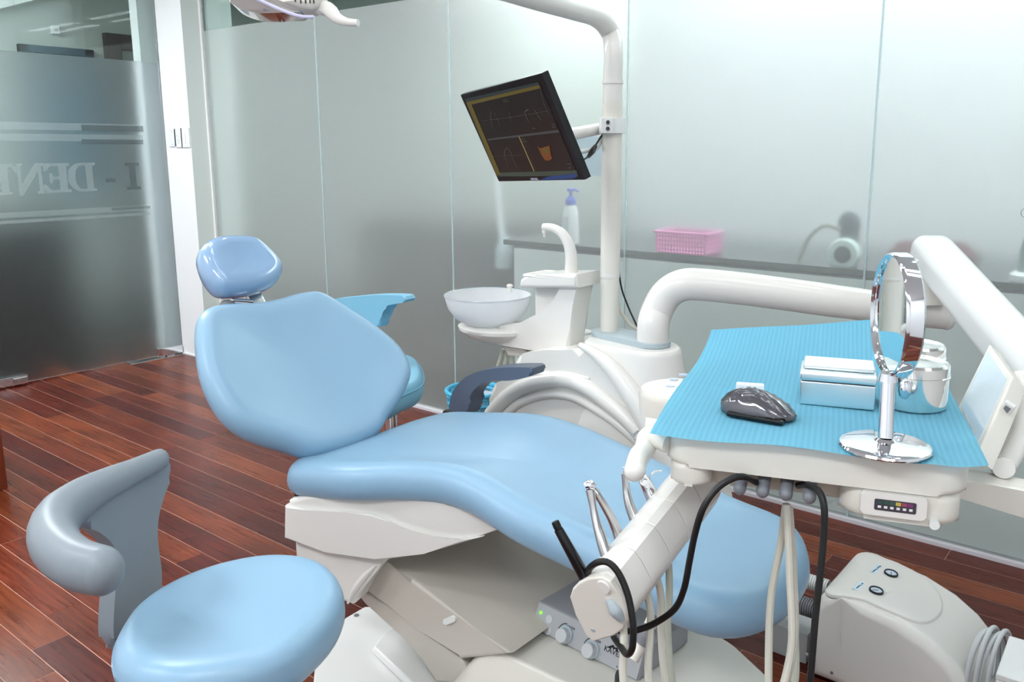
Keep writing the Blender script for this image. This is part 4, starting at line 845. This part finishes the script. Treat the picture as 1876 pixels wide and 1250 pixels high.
q0 = (-0.0133,0.041); obj('cap_disc', lathe(bm_new(), HMx @ Matrix.Translation((*q0, -sgn*.0065)), [(0, -sgn*.002), (.009, -sgn*.002), (.01, 0), (.01, sgn*.001)], 24), WHITE, cap)
q1 = (-0.026,0.0104); qa, qb = (-0.018,0.0224), (-0.0337,-0.0045)
obj('cap_button', tube(bm_new(), [HMx @ V(*qa, -sgn*.005), HMx @ V(*q1, -sgn*.006), HMx @ V(*qb, -sgn*.005)], [.006, .0105, .006], 14, 14), GREYP, cap)
q2 = (0.0155,-0.0426); obj('cap_screw', lathe(bm_new(), HMx @ Matrix.Translation((*q2, -sgn*.0062)), [(0, -sgn*.001), (.003, -sgn*.001), (.0035, 0)], 14), GREYP, cap)
obj('holder_neck', tube(bm_new(), [h1+axh.normalized()*.0, tl(.05, .2, -.06)], [.028, .03], 16, smooth=False), WHITE2, dv)
# ---------------- handpieces with their hoses
def hpath(*q): return [Vector(x) for x in q]
def handpiece(label, parts, hose, port, hm=HOSE):
    t = thing('handpiece', label, 'handpiece', parts[0][1][0], 'instruments in the holder bar')
    for nm, path, r, m in parts: obj(nm, tube(bm_new(), path, r, 14, 26), m, t)
    if hose: obj('hose', tube(bm_new(), hose, .0054, 10, 60), hm, t)
    return t
low = lambda x, y, z: (x, y, z)
P1 = tl(.176, .010, -.068); P2 = tl(.147, .010, -.068)
handpiece('steel turbine handpiece with round head, second from the bar\'s near end', [('body', [(-0.6287,0.908,0.8569),(-0.6197,0.9033,0.8354),(-0.612,0.899,0.8191),(-0.5989,0.892,0.8016),(-0.5843,0.8854,0.7809),(-0.5688,0.8797,0.7606)], [.0065, .005, .006, .008, .0085, .0085], STEEL), ('head', [(-0.6346,0.9045,0.8614),(-0.6301,0.9085,0.8636),(-0.6238,0.9127,0.8606)], [.0055, .0078, .0055], CHROME)],
          [(-0.5554,0.8741,0.7479),(-0.5435,0.8632,0.7179),(-0.5334,0.8511,0.6885),(-0.5277,0.8437,0.6399),(-0.5061,0.8471,0.5842),(-0.4372,0.9148,0.5355),(-0.388,0.9731,0.5642),(-0.3747,1.0176,0.6512),(-0.3914,1.0425,0.7544),(-0.4086,1.0631,0.8411)], P1)
handpiece('steel angled handpiece tucked behind the round-headed turbine', [('body', [(-0.6385,0.9357,0.8428),(-0.6313,0.9434,0.8248),(-0.6216,0.9517,0.8013),(-0.6117,0.9542,0.7799),(-0.5954,0.9483,0.7563)], [.005, .0058, .0066, .0078, .008], STEEL), ('head', [(-0.6406,0.9346,0.8451),(-0.6363,0.9366,0.8398)], [.005, .006], CHROME)],
          [(-0.5618,0.9428,0.7321),(-0.5486,0.9351,0.7112),(-0.5387,0.9264,0.6966),(-0.5309,0.9133,0.6708),(-0.5203,0.8952,0.6151),(-0.4976,0.8971,0.5503),(-0.4364,0.9473,0.5072),(-0.3974,0.9979,0.5368),(-0.3805,1.0417,0.6365),(-0.3941,1.0639,0.7445),(-0.4093,1.0735,0.8333)], P1)
handpiece('slim steel handpiece between the two turbines and the air syringe', [('body', [(-0.639,1.0134,0.8452),(-0.6352,1.0111,0.8237),(-0.627,1.0064,0.8043),(-0.6157,1.0042,0.7858),(-0.6001,0.9994,0.7689)], [.0055, .0052, .007, .0085, .0085], STEEL), ('head', [(-0.6422,1.0122,0.8508),(-0.6377,1.0157,0.8508)], [.0045, .0055], CHROME)],
          [(-0.5773,0.994,0.7267),(-0.5628,0.9874,0.706),(-0.5527,0.9786,0.6904),(-0.5432,0.9642,0.6539),(-0.52,0.9411,0.5904),(-0.4932,0.9438,0.5158),(-0.4358,0.9814,0.486),(-0.4022,1.0316,0.5316),(-0.4108,1.0377,0.5842),(-0.4253,1.0654,0.6918),(-0.4232,1.0854,0.7677),(-0.4168,1.0805,0.8328)], P1)
sy = handpiece('chrome air and water syringe with a thin bent nozzle', [('body', [(-0.6253,1.0457,0.828),(-0.6169,1.0484,0.8118),(-0.5995,1.0441,0.7917)], [.009, .0105, .0115], CHROME), ('nozzle', [(-0.6189,1.0447,0.8299),(-0.6118,1.0466,0.8415),(-0.6071,1.0511,0.8447),(-0.5997,1.0544,0.8454)], [.0016, .0016, .0014], CHROME)],
          [(-0.5753,1.0257,0.7447),(-0.5633,1.017,0.7234),(-0.5524,1.0021,0.68),(-0.5448,0.9861,0.6428),(-0.5215,0.9627,0.578),(-0.4943,0.9655,0.5022),(-0.4371,1.0028,0.4718),(-0.4007,1.0441,0.5249),(-0.3851,1.0692,0.578),(-0.4009,1.0845,0.6918),(-0.4144,1.0942,0.7753),(-0.4168,1.0805,0.8328)], P2, HOSEG)
b3 = bm_new(); lathe(b3, frame((-0.6157,1.0314,0.8341), r_, (0, 0, 1)), [(0, .006), (.004, .006), (.0045, .003), (.0075, .003), (.008, 0), (.008, -.004)], 20); obj('button', b3, CHROME, sy)
# black cordless-looking pen with its black cord looped over the bar
pn = thing('scaler_pen', 'black pen-shaped handpiece with black cord looped over the holder bar', 'handpiece', (-0.6199,0.8204,0.8401), 'instruments in the holder bar')
obj('pen_body', tube(bm_new(), [(-0.6176,0.8208,0.8346),(-0.602,0.8262,0.8068),(-0.5854,0.8414,0.7628)], [.0062, .0075, .0085], 14, 14), BLACK, pn)
obj('pen_tip', tube(bm_new(), [(-0.6221,0.8197,0.8443),(-0.6198,0.8203,0.8394),(-0.6161,0.8213,0.8318)], [.0052, .0056, .0042], 12, 8), BLACKR, pn)
obj('cord', tube(bm_new(), [(-0.5922,0.8485,0.7606),(-0.5746,0.8305,0.7894),(-0.5558,0.8237,0.8072),(-0.5428,0.8276,0.8083),(-0.529,0.8293,0.7973),(-0.5149,0.8282,0.7744),(-0.5042,0.8235,0.7471),(-0.5009,0.8205,0.7239),(-0.5032,0.8209,0.7064),(-0.5146,0.828,0.6929),(-0.537,0.8476,0.6858),(-0.565,0.875,0.6757),(-0.5734,0.8933,0.6717),(-0.5633,0.901,0.671),(-0.5441,0.9049,0.6787),(-0.522,0.9129,0.6937),(-0.4956,0.9146,0.7224),(-0.4802,0.9095,0.7581),(-0.4744,0.9107,0.7976),(-0.4686,0.9118,0.8366),(-0.4599,0.9146,0.8735),(-0.4497,0.9284,0.8972),(-0.436,0.9422,0.9101),(-0.4283,0.9608,0.909),(-0.4226,0.9876,0.8944)], .0044, 10, 150), BLACKR, pn)
obj('cord', tube(bm_new(), [(-0.3826,1.0298,0.8863),(-0.3625,1.0098,0.8994),(-0.3441,0.9983,0.8991),(-0.3332,0.99,0.8832),(-0.3294,0.9841,0.8467),(-0.3273,0.9737,0.7969),(-0.3261,0.9634,0.7504),(-0.322,0.9472,0.6708),(-0.3208,0.9352,0.5641)], .0044, 10, 70), BLACKR, pn)
obj('cord', tube(bm_new(), [(-0.3208,0.9352,0.5641),(-0.3588,0.9146,0.4952),(-0.4573,0.882,0.4647),(-0.5519,0.9113,0.4642),(-0.6241,0.9868,0.4751),(-0.6612,1.0373,0.4834),(-0.6726,1.0598,0.4794)], .0044, 10, 60), BLACKR, pn)

# ================================================================== THINGS ON THE TRAY
def bibz(s, t): 
    k = max(0, t-.33); return .0005+k*k*.55+.0006*math.sin(s*31+t*9)
bb = bm_new(); NX, NY = 40, 56; gr = []
def edge_s(t): return (-.004*math.sin(t*9), .402+.002*math.sin(t*14) if t < .4 else .402-.36*(t-.4))
for j in range(NY+1):
    rowv = []
    for i in range(NX+1):
        u = i/NX; v_ = j/NY
        tmax = .555+.085*u; t = v_*tmax-.0
        s0, s1 = edge_s(t); s = s0+(s1-s0)*u
        h = bibz(s, t)
        if t < .03: h += -.003*math.sin(u*11)*(1-t/.03)*(1 if u < .85 else 0)
        ec = max(0, (s-.375)/.03)*max(0, 1-t/.1); h += .006*ec
        fold = abs((s*.9+.33-t*.0)-0); 
        for (sa_, ta_, sb_2, tb_2, amp) in ((.0, .275, .06, .25, .0016), (.06, .25, .13, .20, .0024), (.15, .165, .3, .155, .0018), (.0, .45, .12, .43, .0012), (.33, .04, .41, .12, .0022)):
            A_ = V(sa_, ta_, 0); B_ = V(sb_2, tb_2, 0); q = V(s, t, 0); k = max(0, min(1, (q-A_).dot(B_-A_)/(B_-A_).length_squared)); dd = (q-(A_+(B_-A_)*k)).length
            h += amp*math.exp(-(dd/.006)**2)
        rowv.append(bb.verts.new(tl(s, t, h)))
    gr.append(rowv)
for j in range(NY):
    for i in range(NX): bb.faces.new((gr[j][i], gr[j][i+1], gr[j+1][i+1], gr[j+1][i]))
bmesh.ops.solidify(bb, geom=list(bb.faces), thickness=.0008)
tag(obj('dental_bib', bb, BIB, origin=tl(.2, .25, 0)), 'cyan ribbed paper bib spread over the instrument tray', 'bib')
hb0 = .0014
# mouse wrapped in film
mz = thing('computer_mouse', 'dark computer mouse wrapped in clear film on the blue bib', 'mouse', tl(.128, .115, hb0))
mo_ = bm_new(); mrot = Matrix.Rotation(math.radians(-14), 4, 'Z')
MMs = TM @ Matrix.Translation((.128, .122, hb0)) @ mrot
def mouse_shape(bm, sx, sy, sz, wr=0):
    bmesh.ops.create_uvsphere(bm, u_segments=40, v_segments=20, radius=1)
    for v in bm.verts:
        x, y_, z = v.co
        zz = z*sz*(1.0+.22*(-x)-.12*x*x) if z > 0 else z*.004
        w = sy*(1-.12*math.cos(3*x))
        nn = (math.sin(x*23+y_*9)*math.sin(y_*19+z*13)+math.sin(x*41+z*27)*.6)*wr
        v.co = MMs @ V(x*sx*(1+nn), y_*w*(1+nn), zz*(1+nn*1.4)+.004)
mouse_shape(mo_, .052, .030, .031); obj('mouse_body', mo_, mat('mouse_grey', (92, 90, 96), .3, var=.15, scale=20, coat=1, bump=.5, bscale=60), mz)
fm = bm_new(); mouse_shape(fm, .0535, .0315, .033, .03); obj('plastic_film', fm, mat('crinkled_film', (246, 248, 255), .03, trans=1, ior=1.5, var=.01), mz)
obj('mouse_skirt', box(bm_new(), (-.035, -.031, .0004), (.045, .02, .008), .003, 2, MMs), BLACKG, mz)
ws = Vector((-0.5259,1.189,0.953)); wm = frame((ws.x, ws.y, .9525), E1, E2)
tag(obj('paper_slip', box(bm_new(), (-.021, -.006, 0), (.021, .006, .012), .002, 2, wm @ Matrix.Rotation(math.radians(4), 4, 'Z')), PAPER, origin=(ws.x, ws.y, .9525)), 'small folded white paper slip behind the wrapped mouse', 'paper')
# metal box
mb = thing('metal_box', 'satin aluminium box with a stepped lid on the bib', 'box', tl(.234, .235, hb0))
a = TM.inverted() @ Vector((-0.4415,1.1711,0.9515)); b = TM.inverted() @ Vector((-0.3439,1.2072,0.9515))
s0, t0, s1 = a.x, (a.y+b.y)/2, b.x; dpt = .072
obj('box_body', box(bm_new(), (s0, t0, hb0), (s1, t0+dpt, hb0+.036), .003, 2, TM), ALUB, mb)
obj('box_lid', box(bm_new(), (s0-.0012, t0-.0012, hb0+.0365), (s1+.0012, t0+dpt+.0012, hb0+.050), .004, 3, TM), ALUB, mb)
obj('lid_step', box(bm_new(), (s0+.003, t0+.016, hb0+.050), (s1-.002, t0+dpt-.002, hb0+.058), .003, 3, TM), ALUB, mb)
# canisters
def canister(px, py, rad, h, label):
    c0 = Vector((2.4707,-0.9293,0.9515)) if False else None
def can(c0, rad, h, label):
    t = thing('steel_canister', label, 'canister', c0, 'steel canisters on the tray')
    M = Matrix.Translation(c0)
    obj('can_body', lathe(bm_new(), M, [(0, 0), (rad-.002, 0), (rad, .002), (rad, h*.72), (0, h*.72)], 56), TIN, t)
    obj('can_lid', lathe(bm_new(), M, [(rad+.0005, h*.70), (rad+.0016, h*.705), (rad+.0016, h*.735), (rad+.0002, h*.745), (rad+.0002, h*.95), (rad-.003, h), (rad-.008, h-.001), (rad-.012, h-.003), (rad*.5, h-.002), (0, h-.001)], 56), TIN, t)
    lt = bm_new(); d = (V(0, 0, 0)-c0); d.z = 0; d.normalize(); side = V(-d.y, d.x, 0)
    d = (d-side*.25).normalized()
    ball(lt, c0+d*(rad+.003)+V(0, 0, h*.52), .010, (.9, .9, 1.5), 14); obj('latch', lt, CHROME, t)
cc0 = Vector((-0.3089,1.2711,0.9515)); cc0.z = .9518
can(cc0, .0455, .066, 'polished steel canister with latch standing right of the metal box')
c1 = cc0+E2*.098+E1*.008; c1.z = .955+.0
can(c1, .042, .068, 'second steel canister half hidden behind the front canister')
# table mirror
mr_ = thing('table_mirror', 'round chrome table mirror on a stem standing on the bib', 'mirror', (-0.2847,1.0553,0.952))
mc = Vector((-0.2859,1.0594,0.952))
obj('mirror_base', lathe(bm_new(), Matrix.Translation(mc), [(0, 0), (.054, 0), (.0555, .002), (.054, .0045), (.048, .007), (.03, .0085), (.014, .0095), (.0105, .013), (0, .014)], 56), CHROME, mr_)
dm = (mc-V(0, 0, 1.32)).length
top_ = Vector((-0.2936,1.0777,1.0372))
obj('mirror_stem', tube(bm_new(), [mc+V(0, 0, .012), top_], [.0095, .0082], 18, smooth=False), CHROME, mr_)
kk = bm_new(); cyl(kk, top_+V(0, 0, -.004), top_+V(0, 0, .006), .012, .010); obj('stem_collar', kk, CHROME, mr_)
rc = Vector((-0.2952,1.0953,1.1146))
vd = (rc-V(0, 0, 1.32)).normalized(); rr_ = vd.cross(V(0, 0, 1)).normalized(); uu_ = rr_.cross(vd)
mn = ((V(-1.33, 2.0, .86)-rc).normalized()-vd).normalized()
MR = frame(rc, mn.cross(uu_), mn.cross(mn.cross(uu_)))
if (MR.to_3x3() @ V(0, 0, 1)).dot(mn) < 0: MR = frame(rc, MR.to_3x3() @ V(0, 1, 0), MR.to_3x3() @ V(1, 0, 0))
RR = .0775
obj('mirror_ring', lathe(bm_new(), MR, [(RR-.005, .008), (RR-.002, .0105), (RR, .009), (RR+.001, .006), (RR+.001, -.009), (RR-.002, -.012), (RR-.006, -.010), (RR-.006, .004), (RR-.005, .008)], 72), CHROME, mr_)
obj('mirror_glass', lathe(bm_new(), MR, [(0, .005), (RR-.005, .005), (RR-.005, -.008), (0, -.008)], 72), mat('mirror_silver', (236, 240, 240), .01, 1, var=.002), mr_)

# ================================================================== FLOOR BOXES
jb = thing('floor_junction_box', 'rounded white floor box with two round pressure gauges', 'utility box', (-.5, 2.05, 0))
y0, y1 = 1.935, 2.225
prof2 = [(-0.6673,0.0327),(-0.6677,0.1564),(-0.6623,0.2059),(-0.6436,0.2361),(-0.5969,0.2436),(-0.5447,0.2448),(-0.4683,0.2329),(-0.3939,0.2055),(-0.3387,0.1698),(-0.3051,0.1347),(-0.2818,0.0984)]
prof2 = [(prof2[0][0]-.0, .008)]+prof2[1:]+[(prof2[-1][0]+.035, .06), (prof2[-1][0]+.045, .008)]
jbb = bm_new(); prism(jbb, prof2, XZ(y0), -(y1-y0), 0, .028, 5); obj('cover', jbb, WHITE, jb, ang=50)
topc = lambda x, y_: None
def on_top(x):     # height of the cover's top line at x
    P = sorted((p for p in prof2[2:-2]), key=lambda p: p[0])
    for a, b in zip(P, P[1:]):
        if a[0] <= x <= b[0]: return a[1]+(b[1]-a[1])*(x-a[0])/(b[0]-a[0])
    return P[-1][1] if x > P[-1][0] else P[0][1]
px_ = [(-.645, 1.96), (-.55, 1.957), (-.46, 1.963), (-.415, 2.0), (-.40, 2.08), (-.42, 2.15), (-.47, 2.19), (-.56, 2.205), (-.645, 2.205)]
P = catmull([V(a, b, 0) for a, b in px_], 60, True); tpb = bm_new()
hi = [tpb.verts.new((q.x, q.y, on_top(q.x)+.0035)) for q in P]; cc = V(-.535, 2.08, 0)
rings = [[tpb.verts.new((q.x, q.y, on_top(q.x)-.004)) for q in P], hi]
for s in (.97, .8, .6, .4, .2): rings.append([tpb.verts.new((cc.x+(q.x-cc.x)*s, cc.y+(q.y-cc.y)*s, on_top(cc.x+(q.x-cc.x)*s)+.006)) for q in P])
ring_faces(tpb, rings); tpb.faces.new(rings[-1])
obj('top_panel', tpb, WHITE, jb, ang=60)
for gx, gy, txt in ((1632, 1054, 'Water Pressure'), (1605, 1086, 'Air Pressure')):
    q = Vector((-0.5348,2.1276,0.246)) if gx == 1632 else Vector((-0.5374,2.0153,0.246))
    z = on_top(q.x)+.006; sl = (on_top(q.x+.02)-on_top(q.x-.02))/.04
    Mq = frame((q.x, q.y, z), (1, 0, sl), (0, 1, 0))
    gr_ = obj('gauge_ring', lathe(bm_new(), Mq, [(.0135, .001), (.0135, .004), (.0145, .0052), (.0165, .005), (.0175, .003), (.0175, 0)], 36), mat('gauge_black', (20, 34, 44), .3, var=.02), jb)
    obj('gauge_face', lathe(bm_new(), Mq, [(0, .0025), (.0135, .0025), (.0135, .001)], 32), mat('gauge_white', (205, 218, 232), .3, coat=1, var=.01), gr_)
    ndl = bm_new(); box(ndl, (-.0008, -.009, .0026), (.0008, .004, .0032), 0, 1, Mq @ Matrix.Rotation(math.radians(20 if gx == 1632 else -60), 4, 'Z')); obj('needle', ndl, BLACK, gr_)
    lq = Vector((-0.5706,2.1287,0.246)) if gx == 1632 else Vector((-0.577,2.0145,0.246))
    zl = on_top(lq.x)+.0062; Ml = frame((lq.x, lq.y, zl), (1, 0, sl), (0, 1, 0)) @ Matrix.Rotation(math.radians(-96), 4, 'Z')
    lo_ = obj('label_strip', box(bm_new(), (-.026, -.0085, 0), (.026, .0085, .0006), 0, 1, Ml), mat('pale_blue_label', (206, 226, 236), .6, var=.01), jb)
    obj('lettering', text_bm(txt, .0075, Ml @ Matrix.Translation((0, 0, .0009))), INK, lo_)
obj('side_rib', tube(bm_new(), [(-0.596,1.934,0.2343),(-0.5931,1.934,0.1699),(-0.5906,1.934,0.112)], .0015, 6), WHITE, jb)
scw = bm_new(); cyl(scw, (-0.605,1.934,0.0422), Vector((-0.605,1.934,0.0422))+V(0, -.002, 0), .004, n=12); obj('screw', scw, MIDGREY, jb)
# corrugated hoses into the box
for k, (yy, zz, m, nm) in enumerate(((1.985, .165, MIDGREY, 'dark corrugated hose entering the floor box'), (2.07, .19, COOLW, 'white corrugated hose entering the floor box beside the dark one'))):
    hb = bm_new(); x0_ = -.672; rr = .024 if k == 0 else .02
    prof_ = []; n = 26
    for i in range(n): prof_ += [(rr, i*.006), (rr, i*.006+.003), (rr-.004, i*.006+.0035), (rr-.004, i*.006+.0055)]
    lathe(hb, frame((x0_, yy, zz), (0, 1, 0), (0, 0, -1)) if True else None, prof_, 20)
    tag(obj('corrugated_hose', hb, m, origin=(x0_-.07, yy, zz)), nm, 'hose')
cbm = bm_new(); box(cbm, (-.80, 1.99, 0), (-.69, 2.08, .085), .004, 2); tag(obj('junction_block', cbm, LGREYP, origin=(-.745, 2.03, 0)), 'small grey block on the floor left of the gauge box', 'block')
for k, q in enumerate(([(-0.8126,2.1064,0.03),(-0.7714,2.0525,0.03),(-0.7178,2.0131,0.03),(-0.687,1.9905,0.03)], [(-0.7722,2.0557,0.02),(-0.7642,2.1127,0.02),(-0.7405,2.1313,0.02)], [(-0.7569,2.0185,0.02),(-0.7438,2.0613,0.02),(-0.7163,2.0762,0.02)])):
    q = [(p[0], p[1], max(.006, p[2])) for p in q]
    tag(obj('floor_cable', tube(bm_new(), q, .004, 8, 24), COOLW, origin=q[1]), ('thin white cable curving under the chair leg rest', 'upper thin white cable at the box corner', 'lower thin white cable at the box corner')[k], 'cable')
# white carton and coiled cable at the lower right
ca_ = thing('white_carton', 'plain white square-edged box at the lower right corner', 'box', (-.15, 1.95, 0))
A, B = Vector((-0.2413,1.9998,0.25)), Vector((-0.2364,1.8281,0.25))
dA = (A-B); dA.z = 0; L_ = dA.length; CM = frame((B.x, B.y, 0), V(dA.y, -dA.x, 0), dA)
obj('carton_body', box(bm_new(), (0, 0, 0), (.3, L_, .235), .002, 1, CM), COOLW, ca_)
obj('carton_lid', box(bm_new(), (-.001, -.001, .236), (.301, L_+.001, .25), .002, 1, CM), COOLW, ca_)
co = thing('coiled_cable', 'grey network cable coiled between the gauge box and the white carton', 'cable', (-.27, 1.95, 0))
cq = Vector((-0.2841,1.9937,0.12))
for k in range(6):
    a0 = -.5+k*.13; cen = V(cq.x-.012+k*.008, cq.y+.02, .125); R_ = .085+.006*(k % 3)
    dirn = V(.25+.10*math.sin(k*2.1), .97, 0).normalized()
    pts_ = [cen+dirn*(R_*.72*math.cos(t*math.pi/8))+V(0, 0, R_*1.25*math.sin(t*math.pi/8)) for t in range(16)]
    obj('cable_loop', tube(bm_new(), pts_, .0052, 10, 60, closed=True), LGREYP, co)
# ---------------- ultrasonic control box on the foot cover
cx = thing('ultrasonic_control_box', 'grey control box with two knobs and a green light on the chair base', 'control box', (-1.0, 1.45, hz))
o4, u4, v4 = ((-1.1178,1.3845,0.237),(0.9971,-0.076,0),(0.0321,0.4217,0.9062))
KM = frame(o4, u4, v4)        # front face: u along the face, v up the tilted face
kw = [(0.0001,0.0479),(-0.0009,0.0022),(0.252,0),(0.2578,0.0504)]
fw_ = .30; fh = .062
# outward normal of the front face
kn_ = KM.to_3x3() @ V(0, 0, 1)
so_ = 1 if kn_.dot(V(0, 0, 1.32)-Vector(o4)) > 0 else -1
prof_box = []
bx = bm_new(); bd = V(-Vector(u4).y, Vector(u4).x, 0)
if bd.y < 0: bd = -bd
f0, f1, f2, f3 = KM @ V(0, 0, 0), KM @ V(fw_, 0, 0), KM @ V(fw_, fh, 0), KM @ V(0, fh, 0)
loft(bx, [[f0, f1, f1+bd*.19, f0+bd*.19], [f3, f2, V(f1.x, f1.y, f2.z)+bd*.19, V(f0.x, f0.y, f3.z)+bd*.19]])
bmesh.ops.bevel(bx, geom=list(bx.edges), offset=.004, segments=2, profile=.5, affect='EDGES')
obj('case', bx, mat('control_grey', (150, 152, 156), .4, var=.02), cx)
fp = obj('front_panel', box(bm_new(), (.002, .002, 0 if so_ > 0 else -.003), (fw_-.002, fh-.002, .003 if so_ > 0 else 0), .001, 1, KM), mat('panel_grey', (172, 174, 177), .4, var=.02), cx)
def fk(px): return V(*px, .003*so_)
def disc(q, r, h, name, m, par, r2=None):
    return obj(name, lathe(bm_new(), KM @ Matrix.Translation((q[0], q[1], .003*so_)), [((r2 or r), h*so_), (r, 0), ] if False else [(0, h*so_), ((r2 or r)*.94, h*so_), ((r2 or r), (h-.001)*so_), (r, 0)], 32), m, par)
disc((0.0168,0.0401), .0035, .003, 'power_light', mat('green_led', (90, 220, 40), .3, emit=(110, 235, 50), estr=1.6, var=.01), cx)
disc((0.044,0.0351), .0095, .0015, 'button', LGREYP, cx); disc((0.0483,0.0107), .0095, .0015, 'button', LGREYP, cx)
disc((0.0183,0.0144), .003, .0012, 'socket', BLACK, cx)
for q in ((0.0984,0.021), (0.1746,0.0179)):
    ko = disc(q, .020, .005, 'knob', GREYP, cx); disc((q[0]+.001, q[1]-.002), .0165, .02, 'knob_grip', LGREYP, ko, .0155)
    ag = bm_new(); tube(ag, [KM @ V(q[0]+.023*math.cos(t), q[1]+.023*math.sin(t), .0034*so_) for t in (math.radians(a) for a in range(100, 201, 20))], .0009, 6, 20); obj('dial_arc', ag, BLACK, cx)
def ktext(s, px, size, m=INK): 
    T_ = KM @ Matrix.Translation((px[0], px[1], .0034*so_)) @ (Matrix.Identity(4) if so_ > 0 else Matrix.Diagonal((1, 1, -1, 1)))
    return obj('lettering', text_bm(s, size, T_), m, cx)
ktext('WATER', (0.1059,0.0396), .0075); ktext('POWER', (0.1794,0.0387), .0075); ktext('Turbo', (0.0188,0.0045), .0062)
ktext('KAVEN', (0.2293,0.0323), .016, BLACK)
lg_ = bm_new(); lq = (0.2235,0.0405)
prism(lg_, [(lq[0]-.014, lq[1]-.004), (lq[0], lq[1]+.006), (lq[0]+.004, lq[1]+.003), (lq[0]-.006, lq[1]-.004)], KM, .003*so_, .0036*so_); prism(lg_, [(lq[0]+.0, lq[1]+.002), (lq[0]+.012, lq[1]+.004), (lq[0]+.016, lq[1]-.004), (lq[0]+.011, lq[1]-.004), (lq[0]+.008, lq[1]), (lq[0]+.002, lq[1]-.003)], KM, .003*so_, .0036*so_)
obj('roof_emblem', lg_, BLACK, cx)
ktext('A', (0.246,0.009), .007)
# suction handpiece lying by the box
sp = thing('suction_tip', 'pale grey suction handle hanging beside the control box', 'suction handle', (-0.6551,1.1039,0.5252))
obj('handle', tube(bm_new(), [(-0.6466,1.118,0.5562),(-0.6534,1.1048,0.5234),(-0.6589,1.0808,0.4957)], [.01, .011, .009], 12, 14), WHITE2, sp)
obj('grey_sleeve', tube(bm_new(), [(-0.6419,1.1016,0.553),(-0.6464,1.0929,0.5319),(-0.6484,1.0897,0.5249)], [.011, .013, .012], 12, 10), MIDGREY, sp)
# ---------------- teal basket on the floor behind the armrest
tbk = thing('floor_basket', 'cyan lattice plastic basket on the floor behind the dark armrest', 'basket', (-2.42, 2.5, 0))
TEAL = mat('cyan_plastic', (84, 190, 226), .35, var=.03)
lx, ly = -2.47, 2.66; RB, RT, HB = .092, .118, .27
lt = bm_new()
for k in range(20):
    a = 2*math.pi*k/20
    tube(lt, [(lx+RB*math.cos(a), ly+RB*math.sin(a), .01), (lx+(RB+RT)/2*math.cos(a), ly+(RB+RT)/2*math.sin(a), HB/2), (lx+RT*math.cos(a), ly+RT*math.sin(a), HB)], .0075, 6, 4)
for j in range(9):
    z = .012+j*HB/9; r = RB+(RT-RB)*z/HB
    tube(lt, [(lx+r*math.cos(t*math.pi/8), ly+r*math.sin(t*math.pi/8), z) for t in range(16)],   .0075, 6, 32, closed=True)
obj('lattice_wall', lt, TEAL, tbk)
obj('rim', tube(bm_new(), [(lx+(RT+.004)*math.cos(t*math.pi/8), ly+(RT+.004)*math.sin(t*math.pi/8), HB) for t in range(16)], .009, 10, 40, closed=True), TEAL, tbk)
obj('liner', lathe(bm_new(), Matrix.Translation((lx, ly, 0)), [(0, .006), (RB-.012, .006), (RT-.012, HB-.03), (RT-.016, HB-.03), (RB-.016, .01), (0, .01)], 32), mat('liner_bag', (200, 222, 232), .5, var=.05, scale=20), tbk)
obj('basket_floor', cyl(bm_new(), (lx, ly, 0), (lx, ly, .006), RB), TEAL, tbk)
